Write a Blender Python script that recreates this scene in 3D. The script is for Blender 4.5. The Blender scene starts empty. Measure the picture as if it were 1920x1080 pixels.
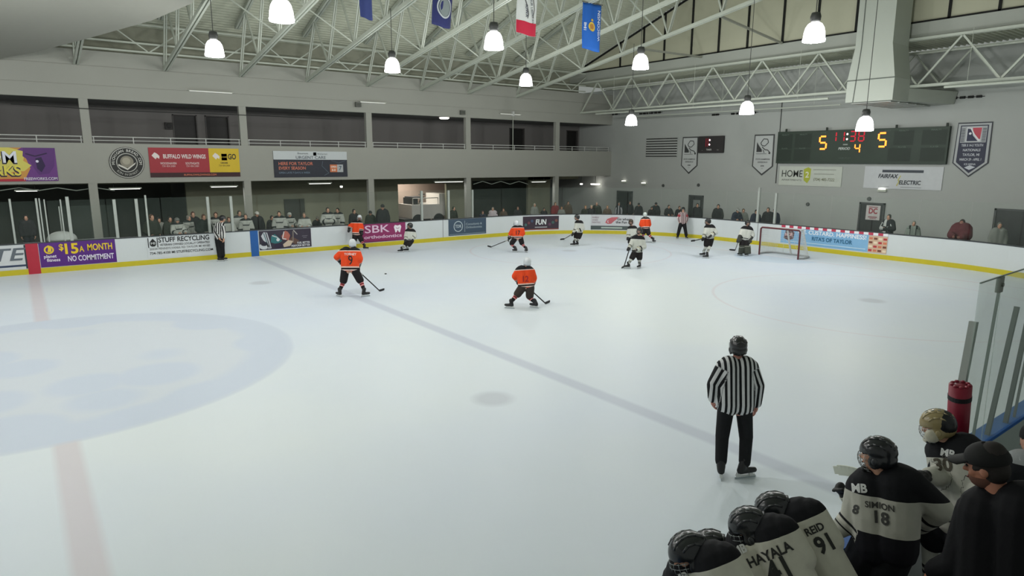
import bpy, bmesh, math, random
import numpy as np
from mathutils import Vector, Matrix
from mathutils.bvhtree import BVHTree
random.seed(7)
C = bpy.context.scene.collection
SC = bpy.context.scene
PI = math.pi

# ------------------------------------------------------------------ camera
CP = np.array([-0.18262, -15.57321, 4.05979])
YAW, PITCH, ROLL, F = 0.9260633, -0.1921787, 0.0041758, 1228.28
def _cam_axes():
    f = np.array([math.cos(PITCH)*math.cos(YAW), math.cos(PITCH)*math.sin(YAW), math.sin(PITCH)])
    r = np.array([math.sin(YAW), -math.cos(YAW), 0.0]); u = np.cross(r, f)
    c, s = math.cos(ROLL), math.sin(ROLL)
    return c*r+s*u, c*u-s*r, f
CR, CU, CF = _cam_axes()
cam_data = bpy.data.cameras.new('camera'); cam = bpy.data.objects.new('camera', cam_data); C.objects.link(cam)
cam_data.sensor_width = 36; cam_data.lens = F/1920*36; cam_data.clip_end = 200; cam_data.clip_start = 0.05
m = Matrix.Identity(4)
for i in range(3):
    m[i][0] = CR[i]; m[i][1] = CU[i]; m[i][2] = -CF[i]; m[i][3] = CP[i]
cam.matrix_world = m
SC.camera = cam

# ------------------------------------------------------------------ world, exposure
w = bpy.data.worlds.new('world'); SC.world = w; w.use_nodes = True
w.node_tree.nodes['Background'].inputs[0].default_value = (0.80, 0.86, 0.80, 1)
w.node_tree.nodes['Background'].inputs[1].default_value = 0.30
SC.view_settings.view_transform = 'Standard'; SC.view_settings.look = 'None'
SC.view_settings.exposure = 0.0; SC.view_settings.gamma = 1.0
LAMP_W = 300.0      # watts of each high bay lamp
BELL_E = 5.0        # glow of its acrylic bell

# pixel of the photograph -> point of the place
def ray(x, y): return CF + (x-960)/F*CR - (y-540)/F*CU
def on(x, y, axis, val):
    d = ray(x, y); return CP + (val-CP[axis])/d[axis]*d
def at(x, y, dep): return CP + dep*ray(x, y)
def depth(P): return float((np.asarray(P)-CP) @ CF)

# ------------------------------------------------------------------ materials
def lin(c):
    c = c/255.0
    return c/12.92 if c <= 0.04045 else ((c+0.055)/1.055)**2.4
def rgb(r, g, b): return (lin(r), lin(g), lin(b), 1)
_mc = {}
def mat(name, col, rough=0.6, metal=0.0, emit=0.0, var=0.06, scale=6.0, spec=0.4, bump=0.0):
    key = (name, col, rough, emit)
    if key in _mc: return _mc[key]
    M = bpy.data.materials.new(name); M.use_nodes = True; nt = M.node_tree; b = nt.nodes['Principled BSDF']
    b.inputs['Roughness'].default_value = rough; b.inputs['Metallic'].default_value = metal
    b.inputs['Specular IOR Level'].default_value = spec
    c = rgb(*col)
    tc = nt.nodes.new('ShaderNodeTexCoord'); no = nt.nodes.new('ShaderNodeTexNoise')
    no.inputs['Scale'].default_value = scale; no.inputs['Detail'].default_value = 3
    nt.links.new(tc.outputs['Object'], no.inputs['Vector'])
    rp = nt.nodes.new('ShaderNodeMix'); rp.data_type = 'RGBA'
    rp.inputs['A'].default_value = tuple(v*(1-var) for v in c[:3])+(1,)
    rp.inputs['B'].default_value = tuple(min(1, v*(1+var)) for v in c[:3])+(1,)
    nt.links.new(no.outputs['Fac'], rp.inputs['Factor']); nt.links.new(rp.outputs['Result'], b.inputs['Base Color'])
    if emit > 0:
        b.inputs['Emission Color'].default_value = c; b.inputs['Emission Strength'].default_value = emit
    if bump > 0:
        bn = nt.nodes.new('ShaderNodeBump'); bn.inputs['Strength'].default_value = bump; bn.inputs['Distance'].default_value = 0.01
        nt.links.new(no.outputs['Fac'], bn.inputs['Height']); nt.links.new(bn.outputs['Normal'], b.inputs['Normal'])
    _mc[key] = M
    return M
def glass_mat(name, tint, alpha):
    M = bpy.data.materials.new(name); M.use_nodes = True; nt = M.node_tree
    for n in list(nt.nodes): nt.nodes.remove(n)
    out = nt.nodes.new('ShaderNodeOutputMaterial'); mx = nt.nodes.new('ShaderNodeMixShader')
    tr = nt.nodes.new('ShaderNodeBsdfTransparent'); gl = nt.nodes.new('ShaderNodeBsdfPrincipled')
    gl.inputs['Base Color'].default_value = rgb(*tint); gl.inputs['Roughness'].default_value = 0.08
    no = nt.nodes.new('ShaderNodeTexNoise'); no.inputs['Scale'].default_value = 1.2
    mr = nt.nodes.new('ShaderNodeMapRange'); mr.inputs['To Min'].default_value = alpha*0.6; mr.inputs['To Max'].default_value = alpha*1.4
    nt.links.new(no.outputs['Fac'], mr.inputs['Value'])
    tr.inputs['Color'].default_value = (0.985, 0.99, 0.985, 1)
    nt.links.new(mr.outputs['Result'], mx.inputs[0]); nt.links.new(tr.outputs[0], mx.inputs[1]); nt.links.new(gl.outputs[0], mx.inputs[2])
    nt.links.new(mx.outputs[0], out.inputs[0])
    return M

# ------------------------------------------------------------------ mesh helpers
class MB:
    def __init__(s): s.v = []; s.f = []
    def add(s, vs, fs):
        o = len(s.v); s.v += [tuple(map(float, q)) for q in vs]; s.f += [tuple(i+o for i in q) for q in fs]; return s
    def box(s, a, b):
        x0, y0, z0 = a; x1, y1, z1 = b
        s.add([(x0,y0,z0),(x1,y0,z0),(x1,y1,z0),(x0,y1,z0),(x0,y0,z1),(x1,y0,z1),(x1,y1,z1),(x0,y1,z1)],
              [(0,3,2,1),(4,5,6,7),(0,1,5,4),(1,2,6,5),(2,3,7,6),(3,0,4,7)]); return s
    def bar(s, a, b, w, h, up=(0,0,1)):
        a = Vector(a); b = Vector(b); d = (b-a).normalized(); u = Vector(up)
        sd = d.cross(u)
        if sd.length < 1e-4: sd = d.cross(Vector((1,0,0)))
        sd.normalize(); u = sd.cross(d).normalized()
        vs = [p+sd*i*w/2+u*j*h/2 for p in (a, b) for i, j in ((-1,-1),(1,-1),(1,1),(-1,1))]
        s.add(vs, [(0,1,2,3),(7,6,5,4),(0,4,5,1),(1,5,6,2),(2,6,7,3),(3,7,4,0)]); return s
    def tube(s, a, b, r0, r1=None, n=8, cap=True):
        r1 = r0 if r1 is None else r1
        a = Vector(a); b = Vector(b); d = (b-a).normalized(); x = d.orthogonal().normalized(); y = d.cross(x)
        vs = [p+(x*math.cos(2*PI*k/n)+y*math.sin(2*PI*k/n))*r for p, r in ((a, r0), (b, r1)) for k in range(n)]
        fs = [(k, (k+1) % n, n+(k+1) % n, n+k) for k in range(n)]
        if cap: fs += [tuple(range(n))[::-1], tuple(range(n, 2*n))]
        s.add(vs, fs); return s
    def path(s, pts, r, n=8):
        for a, b in zip(pts[:-1], pts[1:]): s.tube(a, b, r, r, n)
        return s
    def lathe(s, o, prof, n=24, axis='z'):
        o = Vector(o); vs = []; fs = []
        for r, z in prof:
            for k in range(n):
                t = 2*PI*k/n
                q = (r*math.cos(t), r*math.sin(t), z) if axis == 'z' else ((z, r*math.cos(t), r*math.sin(t)) if axis == 'x' else (r*math.cos(t), z, r*math.sin(t)))
                vs.append(o+Vector(q))
        for i in range(len(prof)-1):
            for k in range(n): fs.append((i*n+k, i*n+(k+1) % n, (i+1)*n+(k+1) % n, (i+1)*n+k))
        s.add(vs, fs); return s
    def caps(s, a, b, ra, rb, n=12):
        # tapered capsule with round ends
        a = Vector(a); b = Vector(b); d = b-a; L = d.length
        if L < 1e-5: d = Vector((0,0,1)); L = 1e-5
        else: d = d/L
        x = d.orthogonal().normalized(); y = d.cross(x); rings = []
        for i in range(4):
            t = -PI/2+PI/2*i/3.0*0.97+0.03; rings.append((a+d*ra*math.sin(t), ra*math.cos(t)))
        rings.append((a, ra)) if False else None
        for i in range(4):
            t = PI/2*i/3.0*0.97; rings.append((b+d*rb*math.sin(t), rb*math.cos(t)))
        vs = [c+(x*math.cos(2*PI*k/n)+y*math.sin(2*PI*k/n))*r for c, r in rings for k in range(n)]
        m_ = len(rings); fs = [(i*n+k, i*n+(k+1) % n, (i+1)*n+(k+1) % n, (i+1)*n+k) for i in range(m_-1) for k in range(n)]
        fs += [tuple(range(n))[::-1], tuple(range((m_-1)*n, m_*n))]
        s.add(vs, fs); return s
    def ell(s, c, M3, n=14, mz=9, zmin=-1.0, zmax=1.0):
        # ellipsoid, columns of M3 are its half axes
        c = Vector(c); vs = []; fs = []
        for i in range(mz+1):
            z = zmin+(zmax-zmin)*0.5*(1-math.cos(PI*i/mz)); z = max(-0.9995, min(0.9995, z)); r = math.sqrt(1-z*z)
            for k in range(n):
                t = 2*PI*k/n; vs.append(c+M3 @ Vector((r*math.cos(t), r*math.sin(t), z)))
        fs = [(i*n+k, i*n+(k+1) % n, (i+1)*n+(k+1) % n, (i+1)*n+k) for i in range(mz) for k in range(n)]
        fs += [tuple(range(n))[::-1], tuple(range(mz*n, (mz+1)*n))]
        s.add(vs, fs); return s
    def mesh(s, name):
        me = bpy.data.meshes.new(name); me.from_pydata(s.v, [], s.f); me.update(); return me
    def build(s, name, material, parent=None, smooth=False, loc=None):
        me = s.mesh(name)
        if material: me.materials.append(material)
        if smooth: me.polygons.foreach_set('use_smooth', [True]*len(me.polygons))
        o = bpy.data.objects.new(name, me); C.objects.link(o)
        if parent: o.parent = parent
        if loc is not None: o.location = loc
        return o
def tag(o, label=None, cat=None, group=None, kind=None):
    if label: o['label'] = label
    if cat: o['category'] = cat
    if group: o['group'] = group
    if kind: o['kind'] = kind
    return o
def empty(name, loc, label=None, cat=None, group=None):
    o = bpy.data.objects.new(name, None); C.objects.link(o); o.location = loc; o.empty_display_size = 0.2
    return tag(o, label, cat, group)
def struct(o): o['kind'] = 'structure'; return o
def copy_tree(o, parent=None, group=None):
    c = o.copy(); C.objects.link(c)
    if parent: c.parent = parent
    for ch in list(o.children): copy_tree(ch, c)
    return c
def text_mesh(txt, size, align='CENTER', bold=0.0, sx=1.0, shear=0.0, space=1.0):
    cu = bpy.data.curves.new('t', 'FONT'); cu.body = txt; cu.size = size; cu.align_x = align; cu.align_y = 'CENTER'
    cu.offset = bold*size; cu.shear = shear; cu.space_character = space; cu.resolution_u = 3
    o = bpy.data.objects.new('t', cu); C.objects.link(o)
    dg = bpy.context.evaluated_depsgraph_get(); me = bpy.data.meshes.new_from_object(o.evaluated_get(dg))
    bpy.data.objects.remove(o); bpy.data.curves.remove(cu)
    vs = [(v.co.x*sx, v.co.y, 0) for v in me.vertices]; fs = [tuple(p.vertices) for p in me.polygons]
    bpy.data.meshes.remove(me)
    return vs, fs
class Panel:
    """flat sign: origin at its lower left, ux to the right, uy up, n towards the viewer"""
    def __init__(s, name, o, ux, uy, w, h, col, label, cat, thick=0.02, poly=None, rough=0.5, bend=None, back=True, emit=0):
        s.o = Vector(o); s.ux = Vector(ux).normalized(); s.uy = Vector(uy).normalized(); s.n = s.ux.cross(s.uy).normalized()
        s.w = w; s.h = h; s.bend = bend; s.parts = {}; s.k = 0
        poly = poly or [(0,0),(w,0),(w,h),(0,h)]
        s.root = None
        mb = MB(); pts = [s.P(a, b, 0) for a, b in poly]; bk = [s.P(a, b, -thick) for a, b in poly]; n = len(poly)
        mb.add(pts+bk, [tuple(range(n)), tuple(range(n, 2*n))[::-1]]+[((i+1) % n, i, n+i, n+(i+1) % n) for i in range(n)])
        if bend:
            mb = MB(); N = 14
            for i in range(N):
                a0 = w*i/N; a1 = w*(i+1)/N
                q = [s.P(a0,0,0), s.P(a1,0,0), s.P(a1,h,0), s.P(a0,h,0), s.P(a0,0,-thick), s.P(a1,0,-thick), s.P(a1,h,-thick), s.P(a0,h,-thick)]
                mb.add(q, [(0,1,2,3),(7,6,5,4),(0,4,5,1),(2,6,7,3),(1,5,6,2),(3,7,4,0)])
        base = Vector(s.P(w/2, 0, 0)); s.base = base
        mb.v = [tuple(Vector(v)-base) for v in mb.v]
        s.root = mb.build(name, mat('sign_'+name, col, rough, emit=emit), loc=base)
        tag(s.root, label, cat)
    def P(s, a, b, lift):
        if s.bend: return s.bend(a, b, lift)
        return s.o+s.ux*a+s.uy*b+s.n*lift
    def _add(s, part, col, vs, fs, lift, emit=0):
        s.k += 1
        key = (part, col, emit)
        mb = s.parts.setdefault(key, MB())
        mb.add([Vector(s.P(a, b, lift))-s.base for a, b in vs], fs)
    def rect(s, x0, y0, x1, y1, col, part='printed_band', lift=0.004, emit=0):
        N = 10 if s.bend else 1; vs = []; fs = []
        for i in range(N+1):
            x = x0+(x1-x0)*i/N; vs += [(x, y0), (x, y1)]
        fs = [(2*i, 2*i+2, 2*i+3, 2*i+1) for i in range(N)]
        s._add(part, col, vs, fs, lift, emit); return s
    def poly(s, pts, col, part='emblem', lift=0.007, emit=0): s._add(part, col, pts, [tuple(range(len(pts)))], lift, emit); return s
    def disc(s, x, y, r, col, part='emblem', lift=0.007, ry=None, n=28, r0=0, emit=0):
        ry = ry or r
        if r0:
            vs = [(x+r*math.cos(2*PI*k/n), y+ry*math.sin(2*PI*k/n)) for k in range(n)]+[(x+r0*math.cos(2*PI*k/n), y+r0*ry/r*math.sin(2*PI*k/n)) for k in range(n)]
            s._add(part, col, vs, [(k, (k+1) % n, n+(k+1) % n, n+k) for k in range(n)], lift, emit)
        else: s._add(part, col, [(x+r*math.cos(2*PI*k/n), y+ry*math.sin(2*PI*k/n)) for k in range(n)], [tuple(range(n))], lift, emit)
        return s
    def line(s, pts, wd, col, part='emblem', lift=0.008, emit=0):
        for (x0, y0), (x1, y1) in zip(pts[:-1], pts[1:]):
            d = math.hypot(x1-x0, y1-y0) or 1; nx, ny = -(y1-y0)/d*wd/2, (x1-x0)/d*wd/2
            s._add(part, col, [(x0-nx, y0-ny), (x1-nx, y1-ny), (x1+nx, y1+ny), (x0+nx, y0+ny)], [(0,1,2,3)], lift, emit)
        return s
    def text(s, txt, x, y, size, col, part='lettering', lift=0.010, align='CENTER', bold=0.0, sx=1.0, rot=0, shear=0, emit=0, space=1.0, fit=None):
        if fit: align = 'LEFT'; sx = 1.0
        vs, fs = text_mesh(txt, size, align, bold, sx, shear, space)
        if fit:
            lo = min(v[0] for v in vs); hi = max(v[0] for v in vs); k = (fit[1]-fit[0])/(hi-lo); vs = [((v[0]-lo)*k, v[1], 0) for v in vs]; x = fit[0]
        c, q = math.cos(rot), math.sin(rot)
        s._add(part, col, [(x+a*c-b*q, y+a*q+b*c) for a, b, _ in vs], fs, lift, emit); return s
    def done(s):
        for (part, col, emit), mb in s.parts.items():
            mb.build(part, mat('print', col, 0.55, emit=emit, var=0.02), s.root)
        return s.root
# ================================================================== SETTING
WY, XE, RC = 13.2, 29.0, 8.5
def make_path():
    P = []; N = []
    def seg(a, b, n):
        for i in range(n): P.append((a[0]+(b[0]-a[0])*i/n, a[1]+(b[1]-a[1])*i/n))
    def arc(c, a0, a1, n):
        for i in range(n): t = a0+(a1-a0)*i/n; P.append((c[0]+RC*math.cos(t), c[1]+RC*math.sin(t)))
    seg((-14, WY), (XE-RC, WY), 46); arc((XE-RC, WY-RC), PI/2, 0, 28); seg((XE, WY-RC), (XE, -WY+RC), 12)
    arc((XE-RC, -WY+RC), 0, -PI/2, 28); seg((XE-RC, -WY), (6.95, -WY), 10); P.append((6.95, -WY))
    return P
PATH = np.array(make_path()); SEG = np.linalg.norm(np.diff(PATH, axis=0), axis=1); SL = np.concatenate([[0], np.cumsum(SEG)])
def path_at(s):
    s = min(max(s, 0), SL[-1]-1e-6); i = int(np.searchsorted(SL, s, side='right')-1); t = (s-SL[i])/SEG[i]
    p = PATH[i]*(1-t)+PATH[i+1]*t
    def tan(j):
        j = min(max(j, 0), len(SEG)-1); d = (PATH[j+1]-PATH[j])/SEG[j]; return d
    d = tan(i)*(1-t)+tan(i+1)*t if t > .5 else tan(i)*(t+.5)+tan(i-1)*(.5-t) if False else tan(i)
    # smooth tangent on the corners
    if 34.5 <= s <= 34.5+RC*PI/2+.3:
        a = PI/2-(s-34.5)/RC; d = np.array([math.sin(a), -math.cos(a)])
    n = np.array([d[1], -d[0]])   # towards the ice (right hand side of travel)
    return p, d, n
def s_at(px, z=0.7):
    best = None
    for s in np.arange(0, SL[-1]*0.8, 0.02):
        p, d, n = path_at(s); q = np.array([p[0], p[1], z])-CP; zz = q @ CF
        if zz < 1: continue
        x = 960+F*(q @ CR)/zz; e = abs(x-px)
        if best is None or e < best[0]: best = (e, s)
    return best[1]
def strip(mb, s0, s1, z0, z1, off0, off1, step=0.6):
    n = max(1, int((s1-s0)/step)); vs = []; 
    for i in range(n+1):
        p, d, nn = path_at(s0+(s1-s0)*i/n)
        for o, z in ((off0, z0), (off1, z0), (off1, z1), (off0, z1)): vs.append((p[0]+nn[0]*o, p[1]+nn[1]*o, z))
    fs = []
    for i in range(n):
        for k in range(4): fs.append((4*i+k, 4*i+(k+1) % 4, 4*i+4+(k+1) % 4, 4*i+4+k))
    fs += [(3,2,1,0), (4*n, 4*n+1, 4*n+2, 4*n+3)]
    mb.add(vs, fs); return mb
def pp(s0):
    def f(a, b, lift):
        p, d, n = path_at(s0+a); o = lift+0.012; return (p[0]+n[0]*o, p[1]+n[1]*o, b)
    return f

# ---- ice with its painted lines
def ice_material():
    M = bpy.data.materials.new('ice'); M.use_nodes = True; nt = M.node_tree; b = nt.nodes['Principled BSDF']; L = nt.links
    def node(t, **k):
        n = nt.nodes.new(t)
        for a, v in k.items(): setattr(n, a, v)
        return n
    def math_(op, a, c=None, d=None):
        n = node('ShaderNodeMath', operation=op)
        for i, v in enumerate((a, c, d)):
            if v is None: continue
            if isinstance(v, (int, float)): n.inputs[i].default_value = v
            else: L.new(v, n.inputs[i])
        return n.outputs[0]
    g = node('ShaderNodeNewGeometry'); sp = node('ShaderNodeSeparateXYZ'); L.new(g.outputs['Position'], sp.inputs[0])
    X, Y = sp.outputs[0], sp.outputs[1]
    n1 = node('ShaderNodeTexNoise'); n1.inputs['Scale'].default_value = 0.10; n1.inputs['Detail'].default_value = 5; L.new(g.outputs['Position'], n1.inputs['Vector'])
    n2 = node('ShaderNodeTexNoise'); n2.inputs['Scale'].default_value = 3.0; n2.inputs['Detail'].default_value = 8; L.new(g.outputs['Position'], n2.inputs['Vector'])
    col = None
    def mixc(fac, a, c):
        n = node('ShaderNodeMix', data_type='RGBA')
        if isinstance(fac, (int, float)): n.inputs['Factor'].default_value = fac
        else: L.new(fac, n.inputs['Factor'])
        for nm, v in (('A', a), ('B', c)):
            if isinstance(v, tuple): n.inputs[nm].default_value = v
            else: L.new(v, n.inputs[nm])
        return n.outputs['Result']
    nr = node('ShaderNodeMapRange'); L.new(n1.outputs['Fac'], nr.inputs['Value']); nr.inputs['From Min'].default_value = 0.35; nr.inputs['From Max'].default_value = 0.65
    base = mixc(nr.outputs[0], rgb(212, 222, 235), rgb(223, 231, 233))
    def edge(v, half, soft):   # 1 inside |v|<half
        a = math_('ABSOLUTE', v); n = node('ShaderNodeMapRange'); L.new(a, n.inputs['Value'])
        n.inputs['From Min'].default_value = half+soft; n.inputs['From Max'].default_value = half-soft
        n.inputs['To Min'].default_value = 0; n.inputs['To Max'].default_value = 1; n.clamp = True
        return n.outputs[0]
    def dist(cx, cy):
        dx = math_('SUBTRACT', X, cx); dy = math_('SUBTRACT', Y, cy)
        return math_('SQRT', math_('ADD', math_('MULTIPLY', dx, dx), math_('MULTIPLY', dy, dy)))
    # centre circle: pale blue disc with a paler mottled emblem in it
    r = dist(0.0, 0.0)
    disc = edge(r, 4.55, 0.10)
    mott = node('ShaderNodeMapRange'); L.new(n2.outputs['Fac'], mott.inputs['Value']); mott.inputs['From Min'].default_value = 0.42; mott.inputs['From Max'].default_value = 0.60
    n3 = node('ShaderNodeTexVoronoi'); n3.inputs['Scale'].default_value = 0.55; L.new(g.outputs['Position'], n3.inputs['Vector'])
    pat = node('ShaderNodeMapRange'); L.new(n3.outputs['Distance'], pat.inputs['Value']); pat.inputs['From Min'].default_value = 0.45; pat.inputs['From Max'].default_value = 0.55
    inner = math_('MULTIPLY', edge(r, 3.7, 0.15), math_('MULTIPLY', pat.outputs[0], 0.75))
    dc = mixc(inner, rgb(203, 213, 226), rgb(213, 220, 226))
    base = mixc(disc, base, dc)
    base = mixc(math_('MULTIPLY', edge(math_('SUBTRACT', r, 4.55), 0.05, 0.04), 0.15), base, rgb(180, 190, 208))
    # lines
    bl = edge(math_('SUBTRACT', X, 7.70), 0.15, 0.05); base = mixc(math_('MULTIPLY', bl, 0.62), base, rgb(186, 193, 208))
    rl = edge(X, 0.16, 0.05); base = mixc(math_('MULTIPLY', math_('MULTIPLY', rl, 0.5), math_('SUBTRACT', 1.0, disc)), base, rgb(206, 190, 194))
    gl = edge(math_('SUBTRACT', X, 25.95), 0.03, 0.02); base = mixc(math_('MULTIPLY', gl, 0.45), base, rgb(205, 160, 165))
    for cx, cy in ((6.05, -6.75), (6.05, 6.75), (19.9, 6.75), (19.9, -6.75)):
        base = mixc(math_('MULTIPLY', edge(dist(cx, cy), 0.33, 0.10), 0.6), base, rgb(186, 192, 200))
    for cx, cy in ((19.9, 6.75), (19.9, -6.75)):
        base = mixc(math_('MULTIPLY', edge(math_('SUBTRACT', dist(cx, cy), 4.55), 0.04, 0.03), 0.22), base, rgb(205, 170, 175))
    cr = math_('MULTIPLY', edge(dist(25.95, 0), 1.8, 0.04), math_('LESS_THAN', X, 25.95))
    base = mixc(math_('MULTIPLY', cr, 0.5), base, rgb(185, 205, 225))
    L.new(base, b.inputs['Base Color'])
    rr = node('ShaderNodeMapRange'); L.new(n2.outputs['Fac'], rr.inputs['Value']); rr.inputs['To Min'].default_value = 0.35; rr.inputs['To Max'].default_value = 0.55
    L.new(rr.outputs[0], b.inputs['Roughness']); b.inputs['Specular IOR Level'].default_value = 0.10
    sc = node('ShaderNodeTexNoise'); sc.inputs['Scale'].default_value = 9.0; sc.inputs['Detail'].default_value = 8; L.new(g.outputs['Position'], sc.inputs['Vector'])
    bp = node('ShaderNodeBump'); bp.inputs['Strength'].default_value = 0.12; bp.inputs['Distance'].default_value = 0.01
    L.new(sc.outputs['Fac'], bp.inputs['Height']); L.new(bp.outputs['Normal'], b.inputs['Normal'])
    return M
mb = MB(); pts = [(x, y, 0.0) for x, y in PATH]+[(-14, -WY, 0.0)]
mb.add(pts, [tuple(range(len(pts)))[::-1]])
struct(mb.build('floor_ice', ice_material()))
G_WALL = mat('painted_block_wall', (172, 176, 172), 0.75, var=0.04, scale=0.6)
G_FASC = mat('painted_fascia', (158, 159, 151), 0.7, var=0.04, scale=0.4)
G_STEEL = mat('painted_steel', (188, 194, 182), 0.45, var=0.04, scale=2)
G_DECK = mat('painted_deck', (186, 190, 172), 0.6, var=0.05, scale=1)
DARK = mat('dark_room', (34, 34, 33), 0.8)
struct(MB().box((-16, -18, -0.25), (36, 26, -0.03)).build('floor', mat('rubber_floor', (58, 58, 58), 0.8, var=0.15)))
# end wall behind the scoreboard
struct(MB().box((33.0, -18, -0.03), (33.3, 17.2, 8.8)).box((33.0, 17.2, -0.03), (33.3, 24.6, 8.8)).build('wall_end', G_WALL))
# long balcony side
struct(MB().box((-16, 17.2, 3.05), (33.3, 17.45, 4.70)).build('wall_parapet', G_FASC))
struct(MB().box((-16, 17.2, 6.48), (33.3, 17.5, 7.02)).box((-16, 17.23, 7.02), (33.3, 17.5, 7.04)).box((-16, 17.2, 7.04), (33.3, 17.5, 7.78)).box((-16, 17.24, 7.78), (33.3, 17.5, 7.81)).box((-16, 17.2, 7.81), (33.3, 17.5, 8.40)).build('wall_fascia', G_FASC))
struct(MB().box((-16, 18.5, 8.2), (31, 18.7, 9.9)).box((-16, 17.5, 8.1), (33.3, 18.7, 8.3)).build('wall_eave', mat('eave_wall', (158, 160, 144), 0.8)))
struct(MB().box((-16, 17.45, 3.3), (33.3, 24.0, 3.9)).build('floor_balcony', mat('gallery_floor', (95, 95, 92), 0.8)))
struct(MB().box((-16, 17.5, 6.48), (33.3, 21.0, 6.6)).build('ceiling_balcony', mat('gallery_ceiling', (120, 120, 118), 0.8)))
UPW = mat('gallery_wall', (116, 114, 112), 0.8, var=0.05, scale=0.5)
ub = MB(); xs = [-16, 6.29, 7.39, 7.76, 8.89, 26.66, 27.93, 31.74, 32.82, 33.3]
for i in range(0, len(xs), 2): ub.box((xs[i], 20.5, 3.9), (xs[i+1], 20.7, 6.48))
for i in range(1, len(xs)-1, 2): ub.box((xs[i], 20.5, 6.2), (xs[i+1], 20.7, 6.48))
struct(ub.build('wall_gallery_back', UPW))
for n, (a, b) in enumerate(((6.29, 7.39), (7.76, 8.89), (26.66, 27.93), (31.74, 32.82))):
    d = struct(MB().box((a, 20.62, 3.9), (b, 20.68, 6.2)).build('door_%d' % (n+1), mat('dark_door', (28, 27, 26), 0.5)))
    MB().box((a, 20.46, 3.9), (a+0.05, 20.62, 6.2)).box((b-0.05, 20.46, 3.9), (b, 20.62, 6.2)).box((a, 20.46, 6.15), (b, 20.62, 6.2)).build('door_frame', mat('door_frame', (70, 68, 66), 0.5), d)
LOW = mat('lower_wall', (134, 136, 116), 0.8, var=0.06, scale=0.5)
lb = MB()
for a, b in ((6.6, 18.3), (21.7, 23.65), (28.3, 30.3)): lb.box((a, 20.5, -0.03), (b, 20.7, 3.3))
lb.box((18.3, 20.5, 2.62), (21.7, 20.7, 3.3)).box((23.65, 20.5, 2.75), (33.3, 20.7, 3.3)).box((-16, 20.5, 2.9), (6.6, 20.7, 3.3))
struct(lb.build('wall_lower_back', LOW))
struct(MB().box((-16, 24.4, -0.03), (33.3, 24.6, 3.3)).box((23.5, 20.7, 0), (23.6, 24.4, 3.3)).box((6.6, 20.7, 0), (6.7, 24.4, 3.3)).build('wall_lobby_back', mat('lobby_wall', (80, 84, 78), 0.8, var=0.3, scale=1.0)))
struct(MB().box((17.6, 23.6, 0), (23.5, 23.8, 3.3)).box((17.5, 20.7, 0), (17.6, 23.8, 3.3)).build('wall_garage', mat('garage_wall', (168, 152, 140), 0.8)))
d = struct(MB().box((11.42, 20.44, 0), (12.53, 20.5, 1.95)).build('door_5', mat('green_door', (62, 66, 58), 0.6)))
MB().box((12.35, 20.40, 0.95), (12.45, 20.44, 1.05)).build('door_handle', mat('steel_handle', (150, 150, 150), 0.3, 0.8), d)
# doors of the end wall
for n, (x0, x1, yt, paper) in enumerate(((1158, 1187, 358, 0), (1293, 1320, 366, 1), (1613, 1661, 380, 2), (1866, 1935, 392, 0))):
    p0 = on(x0, yt, 0, 33.0); p1 = on(x1, yt, 0, 33.0); z = (p0[2]+p1[2])/2
    d = struct(MB().box((32.95, p1[1]+.08, 0), (33.0, p0[1]-.08, z-.08)).build('door_%d' % (n+6), mat('charcoal_door', (52, 54, 54), 0.5)))
    MB().box((32.92, p1[1], 0), (33.0, p1[1]+.08, z)).box((32.92, p0[1]-.08, 0), (33.0, p0[1], z)).box((32.92, p1[1], z-.08), (33.0, p0[1], z)).build('door_frame', mat('frame_grey', (74, 76, 76), 0.5), d)
    if paper == 1: MB().box((32.93, p1[1]+.2, .95), (32.95, p0[1]-.35, 1.75)).build('door_window', mat('door_glass', (128, 132, 130), 0.2), d)
struct(MB().box((32.97, 4.66, 2.9), (33.0, 4.70, 7.2)).build('trim_1', mat('conduit', (66, 68, 66), 0.5)))

# gable wall above the end girder
gy = 18.5
def roofz(y): return 9.72+0.33*(18.4-abs(y))
gm = MB(); n = 20; vs = []
for i in range(n+1):
    y = gy-2*gy*i/n; vs += [(30.3, y, 9.68), (30.3, y, roofz(y))]
gm.add(vs, [(2*i, 2*i+1, 2*i+3, 2*i+2) for i in range(n)])
gw = struct(gm.build('wall_gable', mat('cream_panel', (182, 182, 160), 0.75, var=0.06, scale=0.4)))
sm = MB()
for x, y in ((1162, 129), (1205, 122), (1244, 116), (1295, 108), (1346, 100), (1400, 92), (1466, 81), (1531, 70), (1604, 58), (1694, 45), (1779, 31), (1874, 17)):
    yy = on(x, y, 0, 30.25)[1]; sm.box((30.24, yy-.05, 9.68), (30.3, yy+.05, roofz(yy)))
sm.box((30.24, -gy, 9.66), (30.3, gy, 9.74))
for sgn in (1, -1): sm.bar((30.27, sgn*gy, roofz(gy)-.06), (30.27, 0, roofz(0)-.06), 0.06, 0.1)
sm.build('panel_seam', mat('black_seam', (22, 24, 22), 0.8), gw)
struct(MB().box((30.2, -gy, 9.1), (30.45, gy, 9.66)).build('trim_2', mat('girder_face', (168, 172, 164), 0.6, var=0.03, scale=0.5)))
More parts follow.
